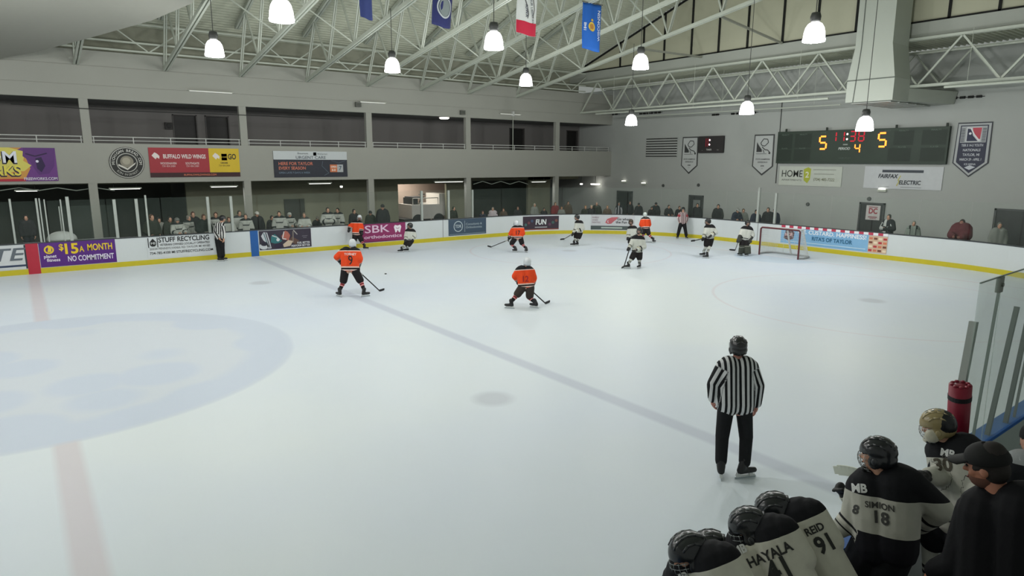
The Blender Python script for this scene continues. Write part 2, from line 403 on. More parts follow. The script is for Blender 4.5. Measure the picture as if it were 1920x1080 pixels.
# corrugated roof deck
def deck(y0, z0, y1, z1, x0, x1, pitch, nm, material):
    L = math.hypot(y1-y0, z1-z0); n = int(L/pitch); dy = (y1-y0)/L; dz = (z1-z0)/L; ny, nz = -dz, dy
    if nz < 0: ny, nz = -ny, -nz
    prof = []
    for i in range(n):
        for t, h in ((0, 0), (.18, .075), (.6, .075), (.78, 0)): s = (i+t)*pitch; prof.append((y0+dy*s+ny*h, z0+dz*s+nz*h))
    vs = [(x, y, z) for x in (x0, x1) for y, z in prof]; k = len(prof)
    return MB().add(vs, [(i, i+1, k+i+1, k+i) for i in range(k-1)]).build(nm, material)
struct(deck(18.6, roofz(18.6), 0, roofz(0), -16, 30.3, 0.22, 'ceiling_deck', G_DECK))
struct(deck(-18.6, roofz(18.6), 0, roofz(0), -16, 30.3, 0.22, 'ceiling_deck_near', G_DECK))
struct(deck(-18, 9.0, 18.6, 9.0, 30.45, 33.3, 0.22, 'ceiling_low_deck', G_DECK))
# added smooth sheet hiding the left trusses, stands for blurred-out roof detail
def cz(y): return 7.8+0.165*(17.3-abs(y))
lp = [(-16, 17.15), (-0.5, 17.15), (0.9, 15.7), (2.45, 13.5), (4.2, 10.9), (5.1, 8.9), (5.1, 3.0), (-16, 3.0)]
vs = [(x, y, cz(y)-.14) for x, y in lp]+[(x, y, cz(y)-.10) for x, y in lp]; k = len(lp)
struct(MB().add(vs, [tuple(range(k)), tuple(range(k, 2*k))[::-1]]+[(i, (i+1) % k, k+(i+1) % k, k+i) for i in range(k)]).build('ceiling_blur_sheet', mat('blur_sheet', (152, 153, 144), 0.85, var=0.02)))

# ---- gallery columns, one per bay
names = ['first', 'second', 'third', 'fourth', 'fifth', 'sixth']
for i, x in enumerate((2.45, 8.70, 15.05, 21.25, 28.1)):
    o = MB().box((-.16, -.12, 0), (.16, .12, 3.08)).build('gallery_column', G_FASC, loc=(x, 17.34, -0.03))
    tag(o, 'pale grey lower column under the balcony, %s from the left' % names[i], 'column', 'balcony columns')
    o2 = MB().box((-.16, -.12, 0), (.16, .12, 1.80)).build('gallery_column', G_FASC, loc=(x, 17.34, 4.69))
    tag(o2, 'pale grey upper column on the balcony parapet, %s from the left' % names[i], 'column', 'balcony columns')
cx = [-4.0, 2.45, 8.70, 15.05, 21.25, 28.1, 33.0]
RAIL = mat('rail_paint', (196, 198, 194), 0.4)
for i in range(6):
    a, b = cx[i]+.17, cx[i+1]-.17
    t = empty('balcony_railing', ((a+b)/2, 17.3, 4.70), 'low pale pipe railing on the parapet, bay %s' % ['left of the first column', 'between first and second columns', 'between second and third columns', 'between third and fourth columns', 'between fourth and fifth columns', 'next to the building corner'][i], 'railing', 'railings of the balcony')
    h = (b-a)/2
    MB().tube((-h, 0, .27), (h, 0, .27), .022).build('top_rail', RAIL, t); MB().tube((-h, 0, .12), (h, 0, .12), .018).build('mid_rail', RAIL, t)
    for k in range(5): MB().tube((-h+.05+k*(2*h-.1)/4, 0, 0), (-h+.05+k*(2*h-.1)/4, 0, .27), .02).build('post', RAIL, t)

def V3(a): return Vector((float(a[0]), float(a[1]), float(a[2])))
# ---- roof trusses
def truss(x, label):
    t = empty('roof_truss', (x, 0, 0), label, 'truss', 'sloping roof trusses over the ice')
    for part, zf, wd, hh in (('bottom_chord', lambda y: cz(y)+.05, .07, .14), ('top_chord', lambda y: roofz(y)-.13, .09, .16)):
        mb = MB()
        for sg in (1, -1):
            for o in (-.06, .06): mb.bar((o, sg*17.3, zf(17.3)), (o, 0, zf(0)), wd, hh)
        mb.build(part, G_STEEL, t)
    ys = [17.3, 14.4, 11.5, 8.6, 5.7, 2.8, 0]
    for sg in (1, -1):
        for i, y in enumerate(ys[:-1]):
            y2 = ys[i+1]; ym = (y+y2)/2
            MB().bar((-.03, sg*y, cz(y)+.08), (-.03, sg*ym, roofz(ym)-.15), .05, .06).bar((.05, sg*y, cz(y)+.08), (.05, sg*ym, roofz(ym)-.15), .05, .06).build('web_member', G_STEEL, t)
            MB().bar((0, sg*ym, roofz(ym)-.15), (0, sg*y2, cz(y2)+.08), .07, .07).build('web_member', G_STEEL, t)
    MB().bar((0, 0, cz(0)), (0, 0, roofz(0)-.1), .08, .08, (1,0,0)).build('king_post', G_STEEL, t)
    return t
ORD = ['first', 'second', 'third', 'fourth', 'fifth', 'sixth', 'seventh', 'eighth', 'ninth']
TX = [2.35, 5.6, 8.75, 11.85, 15.05, 18.2, 21.3, 24.8]
for i, x in enumerate(TX): truss(x, 'sloping pale green steel roof truss, %s from the left end' % ORD[i])
# grey struts from the last truss down to the gable columns
for k, (px, py, qx, qy) in enumerate(((1466, 81, 1350, 30), (1315, 107, 1205, 92))):
    a = V3(on(px, py, 0, 30.1)); b = V3(on(qx, qy, 0, 26.5)); c = (a+b)/2
    o = MB().bar(a-c, b-c, .09, .09).build('gable_strut', mat('strut_grey', (140, 142, 130), .6), loc=c); tag(o, 'grey strut propping the cream gable wall, '+('middle one', 'left one', 'right of the air duct')[k], 'strut')
# rods tying neighbouring trusses together
k = 0
for i in range(1, len(TX)-1):
    for y0 in (13.0, 7.5):
        k += 1
        a = (TX[i], y0, roofz(y0)-.2); b = (TX[i+1], y0-1.5, cz(y0-1.5)+.1); c = ((a[0]+b[0])/2, (a[1]+b[1])/2, (a[2]+b[2])/2)
        o = MB().bar(Vector(a)-Vector(c), Vector(b)-Vector(c), .05, .05).build('sway_brace', G_STEEL, loc=c)
        tag(o, 'thin steel brace between the %s and %s trusses, %s pair' % (ORD[i], ORD[i+1], 'wall side' if y0 > 10 else 'mid-roof'), 'brace', 'sway braces between the trusses')
# long girder on top of the balcony wall
t = empty('wall_girder', (15, 17.0, 8.42), 'long open web steel girder lying along the top of the balcony wall', 'girder')
for nm, z in (('bottom_chord', .06), ('middle_chord', .40), ('top_chord', 1.15)): MB().bar((-18, 0, z), (15.2, 0, z), .09, .07).build(nm, G_STEEL, t)
for i in range(22):
    x0 = -17.5+i*1.5; z0, z1 = (.06, 1.15) if i % 2 else (1.15, .06); MB().bar((x0, 0, z0), (x0+1.5, 0, z1), .05, .05).build('web_member', G_STEEL, t)
# end girders under the gable
def girder(x, z0, z1, label, step, ph):
    t = empty('end_girder', (x, 0, z0), label, 'girder', 'deep girders across the scoreboard end')
    for nm, z in (('bottom_chord', 0.0), ('top_chord', z1-z0)):
        mb = MB()
        for o in (-.09, .09): mb.bar((o, -17.5, z), (o, 17.19, z), .09, .10)
        mb.build(nm, G_STEEL, t)
    y = 17.2-ph; i = 0
    while y > -12:
        a, b = (0, y, 0.03), (0, y-step, z1-z0-.03)
        if i % 2: a, b = (0, y, z1-z0-.03), (0, y-step, .03)
        MB().bar(a, b, .07, .07).build('web_member', G_STEEL, t); y -= step; i += 1
    return t
girder(30.1, 7.14, 9.0, 'deep white steel girder under the cream gable panels', 1.45, 0)
girder(32.2, 7.35, 8.75, 'second steel girder just behind the gable girder by the end wall', 1.1, .5)
for nm, x, y0, z0, y1, z1, r, lb_ in (('sprinkler_pipe', 31.2, 15.5, 8.56, -15, 8.62, .045, 'white pipe running across under the low end roof'), ('sprinkler_pipe', 29.3, 15.0, 6.93, 0.2, 6.84, .05, 'white pipe below the gable girder, left of the air duct'), ('sprinkler_pipe', 29.6, -4.3, 6.98, -12, 6.95, .05, 'white pipe below the gable girder, right of the air duct'), ('conduit_pipe', 31.5, 14.0, 6.80, .75, 6.72, .03, 'thin conduit below the girders close to the end wall')):
    pm_ = MB().tube((0, y0, z0), (0, y1, z1), r, n=10)
    for yy in (y0*.9+y1*.1, y0*.5+y1*.5, y0*.1+y1*.9): pm_.tube((0, yy, z0), (0, yy, 8.95 if x > 30.3 else 9.1), .008, n=6)
    tag(pm_.build(nm, G_STEEL, loc=(x, 0, 0)), lb_, 'pipe')
# dark dashed strips high on the end wall
VM = mat('vent_black', (24, 25, 24), 0.7)
for j, (xa, xb, y, lb_) in enumerate(((1334, 1348, 215, 'left of the hanging lamp'), (1370, 1420, 212, 'under the small hanging lamp'), (1198, 1240, 212, 'left, beside the corner lamp'), (1755, 1845, 183, 'right of the air duct'), (1145, 1160, 214, 'next to the building corner'))):
    a = on(xa, y, 0, 32.9); b = on(xb, y, 0, 32.9); mbv = MB(); L = a[1]-b[1]; nn = max(2, int(L/.3)); mbv.box((.0, -L/2, -.012), (.032, L/2, .012))
    for q in range(nn): mbv.box((-.03, L/2-q*L/nn-.2, -.05), (.03, L/2-q*L/nn, .05))
    o = mbv.build('wall_dashes', VM, loc=(32.96, (a[1]+b[1])/2, (a[2]+b[2])/2)); tag(o, 'row of small black dashes high on the end wall, '+lb_, 'vent')

# ---- rink boards
root = empty('rink_boards', (XE, 0, 0), 'white dasher boards running round the far side and end of the ice', 'boards')
def bd(nm, mbx, m_):
    mbx.v = [(x-XE, y, z) for x, y, z in mbx.v]; return mbx.build(nm, m_, root)
BW = mat('board_white', (206, 212, 214), 0.35, var=0.02, scale=0.5)
bd('board_panel', strip(MB(), 0, SL[-1], 0, 1.08, 0, -.14), BW)
bd('near_cap_rail', strip(MB(), SL[-1]-20, SL[-1], 1.085, 1.125, .015, -.175), mat('blue_cap', (30, 92, 168), .4))
bd('cap_rail', strip(MB(), 0, SL[-1], 1.08, 1.115, .012, -.17), mat('cap_dark', (58, 62, 66), 0.4))
bd('kick_plate', strip(MB(), 0, SL[-1], 0, .19, .014, 0), mat('kick_yellow', (196, 182, 40), 0.5, var=0.05))
def stripe(px0, px1, col, nm):
    s0, s1 = s_at(px0, .6), s_at(px1, .6); o = bd(nm, strip(MB(), s0, s1, 0, 1.09, .018, 0), mat(nm, col, 0.4)); return o
stripe(50.5, 73, (176, 44, 62), 'red_line_strip'); stripe(470, 484, (38, 92, 160), 'blue_line_strip')
sm = MB()
for px in (830, 1110, 1245, 1420):
    s0 = s_at(px); strip(sm, s0, s0+.03, .19, 1.08, .004, 0)
bd('panel_joint', sm, mat('joint_grey', (120, 124, 124), 0.5))

# ---- glass above the boards
GL = glass_mat('rink_glass', (170, 190, 180), 0.025)
POST = mat('aluminium', (176, 182, 176), 0.35, 0.3)
s = 0.0; i = 0
while s < 66:
    e = min(s+1.83, 66); p, d_, n_ = path_at((s+e)/2); zt = 2.58
    mbg = strip(MB(), s+.02, e-.02, 1.115, zt, -.07, -.083, .5); mbg.v = [(x-p[0], y-p[1], z-1.115) for x, y, z in mbg.v]
    o = mbg.build('glass_pane', GL, loc=(p[0], p[1], 1.115))
    o.parent = root; o.location = (p[0]-XE, p[1], 1.115)
    s = e; i += 1
pl = [(14, 373, 28, 447, .03), (60, 372, 77, 447, .03), (66, 372, 83, 447, .02), (80, 374, 92, 447, .02), (111, 374, 122, 447, .02), (117, 369, 135, 450, .05), (208, 374, 221, 446, .05), (250, 373, 262, 446, .05), (268, 366, 280, 446, .03), (386, 369, 394, 440, .05), (428, 368, 437, 437, .05), (790, 358, 791, 415, .05), (838, 357, 841, 412, .05), (884, 356, 886, 410, .04), (1428, 352, 1420, 418, .08), (1460, 362, 1452, 420, .06)]
lbs = ['at the left edge', 'left of the wide double post', 'the thinner neighbour over the red strip', 'behind the purple sign, thin', 'thin and short near the white dome', 'thick beside the white dome', 'left of the white sign', 'above the white recycling sign, second thick one', 'above the white recycling sign, thinner one', 'left of the striped linesman', 'right of the striped linesman', 'in front of the ice machine', 'left edge of the slate blue sign', 'middle of the slate blue sign', 'thick one behind the goalie', 'between two men behind the net']
for (x0, y0, x1, y1, wd), lb_ in zip(pl, lbs):
    wd = min(wd, .05)
    if x0 < 1000: q = on(x1, y1, 1, WY+.03); zt = on(x0, y0, 1, WY+.03)[2]; q[1] = WY+.055-wd+.013
    else: q = on(x1, y1, 0, XE+.03); zt = on(x0, y0, 0, XE+.03)[2]; q[0] = XE+.068-wd
    o = MB().box((-wd, -wd, 0), (wd, wd, zt-1.115)).build('glass_post', POST, loc=(q[0], q[1], 1.115))
    o.parent = root; o.location = (q[0]-XE, q[1], 1.115)

# ---- high bay lamps
BELL = mat('lamp_bell', (255, 255, 255), 0.3, emit=BELL_E, var=0)
CAPM = mat('lamp_ballast', (60, 62, 60), 0.5)
def lamp(x, y, z, ztop, label, seen=True):
    r = empty('high_bay_lamp', (x, y, z), label, 'lamp', 'bell shaped high bay lamps')
    bell = MB().lathe((0,0,0), [(.285,-.24),(.295,-.19),(.28,-.15),(.265,0),(.235,.12),(.18,.21),(.10,.26),(.01,.27)], 24).build('bell_shade', BELL, r, True)
    MB().lathe((0,0,0), [(.01,.27),(.1,.27),(.13,.30),(.14,.40),(.11,.50),(.01,.52)], 16).build('ballast', CAPM, r, True)
    if ztop > z+.52: MB().tube((0,0,.5), (0,0,ztop-z), .012).build('hanging_rod', CAPM, r)
    L = bpy.data.lights.new('lamp_light', 'POINT'); L.energy = LAMP_W; L.shadow_soft_size = .2; L.color = (1.0, 1.0, .97)
    lo = bpy.data.objects.new('lamp_light', L); C.objects.link(lo); lo.parent = r; lo.location = (0, 0, -.48)
for x, y, z, lb_ in ((5.35, 7.5, 7.5, 'left lamp hanging above the upper doors'), (11.5, 7.4, 7.5, 'lamp hanging above the third bay of the balcony'), (18.1, 7.8, 7.5, 'small lamp touching the end of the roof chord, right of centre'),
                     (5.3, 0.8, 7.5, 'big lamp cut by the top edge of the photo'), (11.5, 0.9, 7.5, 'lamp between the dark blue and white flags'), (18.0, 1.1, 7.5, 'lamp just right of the bright blue flag'), (17.6, -5.5, 7.5, 'large lamp in front of the gable panels, left of the duct'),
                     (24.1, 7.15, 6.0, 'small lamp by the building corner under the pipes'), (24.1, .8, 6.2, 'small lamp below the middle of the gable girder'), (24.1, -4.0, 5.38, 'lamp hanging below the air duct above the scoreboard')):
    lamp(x, y, z, cz(y)+.05, 'bright white bell lamp, '+lb_)
for x, y in ((-1, 7.5), (-1, .9), (-1, -5.6), (5.3, -5.6), (11.5, -5.6), (-7.2, 7.5), (-7.2, .9), (-7.2, -5.6)):
    lamp(x, y, 8.1 if (x, y) == (11.5, -5.6) else 7.5, cz(y)+.05, 'bright white bell lamp outside the view of the photo')
# ================================================================== SIGNS ON THE BOARDS
WHT = (214, 218, 218); BLK = (30, 32, 34)
def board_sign(px0, px1, z0, z1, name, col, label):
    s0 = s_at(px0, .7); s1 = s_at(px1, .7)
    p = Panel(name, (0,0,0), (1,0,0), (0,0,1), s1-s0, z1-z0, col, label, 'sign', thick=.006, bend=lambda a, b, l: pp(s0)(a, b+z0, l))
    return p
p = board_sign(-40, 50, .22, 1.06, 'board_sign', (206, 210, 212), 'white board sign ending in grey slanted letters TE, left edge of the photo')
p.text('TE', p.w-.12, .50, .62, (96, 104, 112), align='RIGHT', bold=.012, sx=1.35, shear=.25)
p.rect(.0, .08, p.w-.05, .15, (52, 66, 92)); p.rect(p.w-.05, 0, p.w, p.h, (48, 52, 60)); p.done()
p = board_sign(74, 217, .21, 1.08, 'board_sign', (84, 36, 124), 'purple board sign offering a month for fifteen dollars'); W_ = p.w
def F2(a, b): return (a*W_, b*W_)
YE = (226, 196, 40)
p.text('$', 0, .68, .32, YE, bold=.02, fit=F2(.25, .31)); p.text('15', 0, .60, .52, YE, bold=.03, fit=F2(.325, .50)); p.text('A', 0, .57, .30, YE, bold=.02, fit=F2(.51, .575)); p.text('MONTH', 0, .61, .34, YE, bold=.02, fit=F2(.62, .955)); p.text('NO COMMITMENT', 0, .24, .28, (225, 220, 235), bold=.02, fit=F2(.35, .965))
p.text('planet', 0, .38, .16, (230, 226, 236), bold=.02, fit=F2(.05, .21)); p.text('fitness', 0, .24, .16, (230, 226, 236), bold=.02, fit=F2(.08, .25))
p.disc(.29, .62, .15, YE); p.disc(.29, .62, .10, (84, 36, 124), lift=.009); p.poly([(.24,.54),(.35,.54),(.37,.66),(.29,.79),(.25,.77),(.27,.66)], YE, lift=.011); p.done()
p = board_sign(276, 402, .24, 1.05, 'board_sign', (208, 213, 216), 'white recycling sign with black lettering on the side boards'); W_ = p.w
u = W_*.17
p.line([(W_*.02,.42),(W_*.02,.80)], .03, BLK); p.line([(W_*.15,.42),(W_*.15,.80)], .03, BLK); p.poly([(W_*.04,.52),(W_*.065,.46),(W_*.105,.46),(W_*.13,.52),(W_*.13,.64),(W_*.085,.77),(W_*.04,.64)], BLK)
p.text('MI', 0, .58, .13, WHT, bold=.01, lift=.012, fit=F2(.055, .115)); p.text('STUFF RECYCLING', 0, .69, .27, BLK, bold=.02, fit=F2(.165, .92))
p.text('VETERAN OWNED LOCALLY OPERATED', 0, .50, .12, (50, 52, 54), bold=.01, fit=F2(.18, .92)); p.text('20534 PENNSYLVANIA RD TAYLOR MI 48180', 0, .36, .12, (110, 112, 112), bold=.005, fit=F2(.03, .92)); p.text('734-785-4100 MI STUFFRECYCLING.COM', 0, .19, .14, (50, 52, 54), bold=.01, fit=F2(.03, .965)); p.done()
p = board_sign(486, 583, .24, 1.06, 'board_sign', (52, 46, 60), 'dark hockey sign with painted players beside the blue strip'); W_ = p.w
K = W_/2.75
def q_(pts): return [(a*K, b) for a, b in pts]
p.disc(.22*K, .16, .24*K, (196, 200, 204), ry=.14); p.disc(.24*K, .26, .18*K, (38, 36, 52), ry=.09, lift=.009)
p.poly(q_([(.10,.60),(.24,.76),(.42,.74),(.52,.40),(.60,.05),(.42,.04),(.34,.30),(.20,.42)]), (190, 194, 200)); p.line(q_([(.34,.74),(.52,.08)]), .04, (60, 60, 72), lift=.011); p.line(q_([(.24,.72),(.38,.3)]), .03, (40, 90, 96), lift=.011)
p.poly(q_([(.58,.30),(.62,.56),(.80,.66),(1.00,.50),(1.18,.34),(1.0,.26),(.8,.24)]), (48, 112, 116)); p.line(q_([(.66,.60),(.90,.52),(1.05,.40)]), .04, (200, 204, 206), lift=.011); p.disc(.96*K, .40, .07, (204, 208, 210), lift=.012)
p.poly(q_([(1.15,.55),(1.36,.78),(1.5,.72),(1.62,.56),(1.52,.34),(1.2,.40)]), (168, 96, 82)); p.poly(q_([(1.2,.18),(1.5,.36),(1.75,.30),(1.6,.10),(1.25,.06)]), (196, 178, 158), lift=.009); p.line(q_([(1.3,.74),(1.2,.44),(1.4,.4)]), .04, (206, 208, 206), lift=.012)
p.disc(.98*K, .14, .24*K, (44, 36, 60), ry=.10, lift=.012); p.line(q_([(1.75,.24),(1.78,.74)]), .05, (120, 112, 104)); p.line(q_([(1.8,.78),(2.0,.58)]), .04, (170, 166, 160)); p.poly(q_([(1.5,.3),(1.7,.5),(2.1,.3),(1.9,.15)]), (96, 72, 62), lift=.006)
p.text('FUEL BETTER', 0, .20, .125, (214, 216, 220), bold=.02, fit=F2(.72, .97)); p.text('PERFORM BETTER', 0, .08, .125, (214, 216, 220), bold=.02, fit=F2(.60, .97))
p.line(q_([(2.25,.5),(2.55,.5)]), .02, (120, 118, 126)); p.line(q_([(2.3,.43),(2.5,.43)]), .02, (120, 118, 126)); p.done()
p = board_sign(675, 760, .22, 1.09, 'board_sign', (140, 44, 96), 'magenta orthodontics sign with a white tooth'); W_ = p.w; PK = (226, 200, 220)
p.text('SBK', 0, .60, .50, PK, bold=.01, fit=F2(.10, .64)); p.text('orthodontics', 0, .24, .22, PK, bold=.02, fit=F2(.08, .91))
tx = W_*.82; p.poly([(tx-.20,.66),(tx-.14,.76),(tx,.72),(tx+.14,.76),(tx+.20,.66),(tx+.15,.50),(tx+.12,.38),(tx+.05,.42),(tx,.52),(tx-.05,.42),(tx-.12,.38),(tx-.15,.50)], (236, 232, 238)); p.line([(tx-.09,.62),(tx,.57),(tx+.09,.62)], .025, (140, 44, 96), lift=.011)
p.rect(0, 0, W_, .05, (110, 34, 74)); p.done()
p = board_sign(841, 911, .24, 1.07, 'board_sign', (62, 80, 98), 'slate blue board sign with a white ring logo'); W_ = p.w; BL = (178, 192, 196)
p.disc(W_*.25, .46, .28, (190, 202, 206), r0=.24); p.text('TDR', 0, .46, .22, (190, 202, 206), bold=.015, fit=F2(.17, .33)); p.line([(W_*.42,.16),(W_*.42,.74)], .02, (170, 184, 190))
p.text('Consultants &', 0, .55, .16, BL, fit=F2(.45, .88)); p.text('Orthodontists', 0, .38, .16, BL, fit=F2(.45, .88)); p.rect(.05, .05, W_-.05, .07, (150, 166, 174)); p.done()
p = board_sign(980, 1048, .26, 1.02, 'board_sign', (56, 44, 56), 'dark board sign with white word FUN behind the orange number 17 player'); W_ = p.w
p.text('FUN', 0, .42, .40, (224, 232, 230), bold=.03, shear=.1, fit=F2(.36, .66)); p.rect(W_*.34, .12, W_*.68, .17, (170, 176, 176)); p.rect(W_*.40, .62, W_*.62, .68, (24, 30, 34))
for k, c in enumerate(((70,110,104),(110,62,70),(64,84,110),(96,60,84),(60,96,90),(120,74,66))): p.disc(W_*(.08+k*.09 if k < 3 else .75+(k-3)*.09), .30+.1*(k % 3), .08, c)
p.rect(0, 0, W_, .05, (150, 84, 70)); p.done()
p = board_sign(1108, 1190, .22, 1.06, 'board_sign', (196, 198, 202), 'white board sign with a red winged blob where the corner begins'); W_ = p.w; PU = (120, 84, 100)
p.text('MURRAY', 0, .70, .13, PU, fit=F2(.03, .19)); p.text('SANDS', 0, .56, .13, PU, fit=F2(.03, .16)); p.text('PAINTING', 0, .42, .13, PU, fit=F2(.03, .22))
g0 = W_*.33; p.poly([(g0,.42),(g0+.1,.62),(g0+.35,.72),(g0+.72,.74),(g0+.62,.60),(g0+.48,.50),(g0+.34,.36),(g0+.15,.34)], (184, 96, 104)); p.disc(g0+.22, .48, .10, (206, 206, 208), lift=.009, r0=.06)
p.text('Go where', 0, .62, .20, (48, 48, 52), bold=.02, fit=F2(.60, .92)); p.text('the Fun is!', 0, .45, .20, (48, 48, 52), bold=.02, fit=F2(.57, .92))
p.rect(0, .02, W_, .24, (74, 84, 84)); p.rect(W_*.24, .09, W_*.72, .17, (170, 184, 176), lift=.008); p.done()
p = board_sign(1465, 1664, .24, 1.09, 'board_sign', (128, 176, 214), 'light blue custard sign with red and white awning behind the net'); W_ = p.w; nst = 24
for k in range(nst): p.rect(W_*k/nst, .74, W_*(k+1)/nst, .85, (188, 60, 84) if k % 2 == 0 else (232, 232, 236), part='awning_stripe')
p.text('ICE. CUSTARD. HAPPINESS!', 0, .60, .25, (236, 240, 244), bold=.02, fit=F2(.18, .82)); p.text("RITA'S OF TAYLOR", 0, .33, .24, (24, 92, 128), bold=.025, fit=F2(.32, .70))
p.poly([(W_*.03,.25),(W_*.05,.62),(W_*.10,.68),(W_*.14,.55),(W_*.135,.25),(W_*.08,.14)], (92, 66, 70)); p.text('ICE', 0, .42, .2, (230, 190, 190), bold=.02, lift=.013, fit=F2(.045, .125)); p.rect(.3, .10, W_*.82, .13, (200, 222, 236))
p.rect(W_*.84, 0, W_, .73, (206, 176, 150)); cw = W_*.16/4
for k in range(16): p.rect(W_*.845+(k % 4)*cw, .05+(k//4)*.17, W_*.845+(k % 4)*cw+cw*.75, .14+(k//4)*.17, ((180, 50, 60), (232, 216, 190), (120, 66, 50), (208, 120, 90))[(k*7+k//4) % 4], part='food_picture', lift=.008)
p.done()

# ================================================================== BANNERS ON THE BALCONY PARAPET
def wallsign(x0, x1, z0, z1, col, label, name='parapet_banner', poly=None):
    return Panel(name, (x0, 17.17, z0), (1,0,0), (0,0,1), x1-x0, z1-z0, col, label, 'banner', thick=.025, poly=poly)
p = wallsign(-2.4, 1.28, 3.17, 4.48, (108, 56, 132), 'purple and yellow banner at the left edge with bubble letters')
yel = (226, 214, 84)
p.poly([(0,.10),(2.6,.10),(2.8,.5),(2.7,.9),(2.4,1.2),(2.6,1.31),(0,1.31)], (206, 150, 74)); p.poly([(1.5,.3),(2.6,.4),(2.85,.62),(2.6,.8),(2.7,1.15),(2.2,1.31),(1.3,1.31)], (214, 204, 100), lift=.009)
p.rect(0, 0, 2.6, .10, (176, 44, 60)); 
for dx, c, l in ((.035, (36, 28, 66), .011), (0, (226, 230, 240), .016)): p.text('OM', 2.44-dx*.5, .92-dx, .62, c, bold=.05 if dx else .02, lift=l, align='RIGHT', sx=1.05)
for dx, c, l in ((.035, (36, 28, 66), .012), (0, yel, .017)): p.text('RKS', 2.50-dx*.5, .40-dx, .54, c, bold=.05 if dx else .02, lift=l, align='RIGHT', sx=.95)
p.poly([(2.65,1.31),(2.6,.98),(2.82,.78),(2.95,.45),(3.05,.25),(3.4,.3),(3.6,.6),(3.68,1.31)], (92, 50, 118), lift=.010); p.line([(2.7,1.08),(3.0,.98),(3.4,1.1)], .05, (44, 24, 66), lift=.014); p.poly([(3.0,.9),(3.2,.95),(3.3,.6),(3.15,.35),(3.02,.5)], (44, 26, 70), lift=.014); p.disc(3.05, .78, .05, (226, 226, 240), lift=.015)
p.text('FREEWORKS.COM', 3.1, .09, .15, (220, 216, 230), bold=.02, lift=.016, sx=.9); p.done()
# round bread logo
n = 40; R = .66
p = Panel('round_banner', (3.78, 17.17, 3.90), (1,0,0), (0,0,1), 0, 0, (36, 38, 36), 'round black bread logo banner on the parapet', 'banner', thick=.025, poly=[(R*math.cos(2*PI*k/n), R*math.sin(2*PI*k/n)) for k in range(n)])
for a, b, c in ((.64, .61, (190, 190, 184)), (.40, .37, (190, 190, 184))): p.disc(0, 0, a, c, r0=b)
for k, ch in enumerate('MICHIGAN BREAD.COM'):
    t = PI*1.02-k*PI*1.04/17; p.text(ch, .505*math.cos(t), .505*math.sin(t), .15, (206, 206, 200), rot=t-PI/2, bold=.015)
for k, ch in enumerate('BORN IN DETROIT'):
    t = PI*1.24+k*PI*.52/14; p.text(ch, .505*math.cos(t), .505*math.sin(t), .12, (170, 170, 164), rot=t+PI/2, bold=.01)
p.disc(0, .04, .25, (140, 136, 122)); p.disc(-.02, .07, .15, (170, 164, 148), lift=.010); p.poly([(-.32,-.05),(0,-.24),(.33,.02),(.30,-.06),(0,-.31),(-.34,-.12)], (214, 212, 204), lift=.012); p.done()
# red and yellow wings banner
p = wallsign(4.63, 8.39, 3.27, 4.55, (158, 44, 54), 'long red and yellow wings restaurant banner on the parapet')
p.rect(2.44, .2, 3.76, 1.28, (212, 182, 44)); p.rect(0, 0, 3.76, .20, (56, 26, 30)); p.text('BUFFALO WILD WINGS', 0, .90, .25, (226, 216, 214), bold=.03, fit=(.56, 2.30))
for cx_ in (.28, 2.76): p.poly([(cx_-.17,.94),(cx_-.05,1.08),(cx_+.05,1.02),(cx_+.14,.92),(cx_+.12,.80),(cx_+.03,.86),(cx_-.02,.78),(cx_-.1,.86)], (228, 220, 216))
for x in (.75, 1.72): p.text('WOODHAVEN' if x < 1 else 'SOUTHGATE', x, .60, .13, (222, 206, 204), bold=.02, sx=.75); p.text('734 404-2484', x, .48, .12, (214, 190, 188), sx=.8)
p.rect(2.98, .74, 3.22, 1.04, (60, 54, 30)); p.text('B DUBS', 3.10, .89, .08, (222, 198, 70), lift=.012); p.text('GO', 0, .90, .34, (52, 46, 32), bold=.03, fit=(3.26, 3.62)); p.text('ORDER', 3.08, .62, .10, (60, 50, 30), bold=.02); p.text('734 404-2484', 3.08, .50, .11, (110, 92, 40), sx=.8)
p.text('BUFFALOWILDWINGS.COM', 2.02, .095, .11, (214, 120, 90), bold=.015); p.done()
# urgent care banner
p = wallsign(9.97, 13.72, 3.20, 4.47, (36, 40, 52), 'white over navy urgent care banner on the parapet')
p.rect(0, .86, 3.75, 1.27, (196, 202, 204)); p.text('Beaumont', 1.45, 1.16, .13, (70, 76, 84)); p.rect(1.98, 1.06, 2.14, 1.22, (60, 66, 74)); p.text('Wellstreet', 2.45, 1.14, .12, (90, 96, 104)); p.text('URGENT CARE', 1.85, .96, .20, (66, 74, 84), bold=.008, sx=1.15)
p.text('HERE FOR TAYLOR', .22, .66, .21, (206, 120, 96), align='LEFT', bold=.02, sx=.95); p.text('EVERY SEASON', .22, .44, .21, (206, 120, 96), align='LEFT', bold=.02, sx=.95); p.text('OPEN LATE 7 DAYS A WEEK', .22, .22, .13, (120, 140, 160), align='LEFT', sx=.95)
p.line([(2.45,.8),(2.4,.55),(2.6,.35),(2.75,.2),(2.5,.08)], .02, (90, 104, 116)); p.line([(2.9,.82),(3.3,.7),(3.7,.84)], .015, (90, 104, 116)); p.rect(2.82, .24, 3.20, .62, (206, 118, 74)); p.rect(3.20, .24, 3.52, .62, (176, 180, 182)); p.text('OPEN', 3.01, .50, .14, (236, 226, 214), bold=.02, lift=.012, sx=.8); p.text('8-8', 3.01, .34, .15, (236, 226, 214), bold=.02, lift=.012); p.text('7', 3.36, .43, .3, (70, 84, 100), bold=.02, lift=.012); p.done()

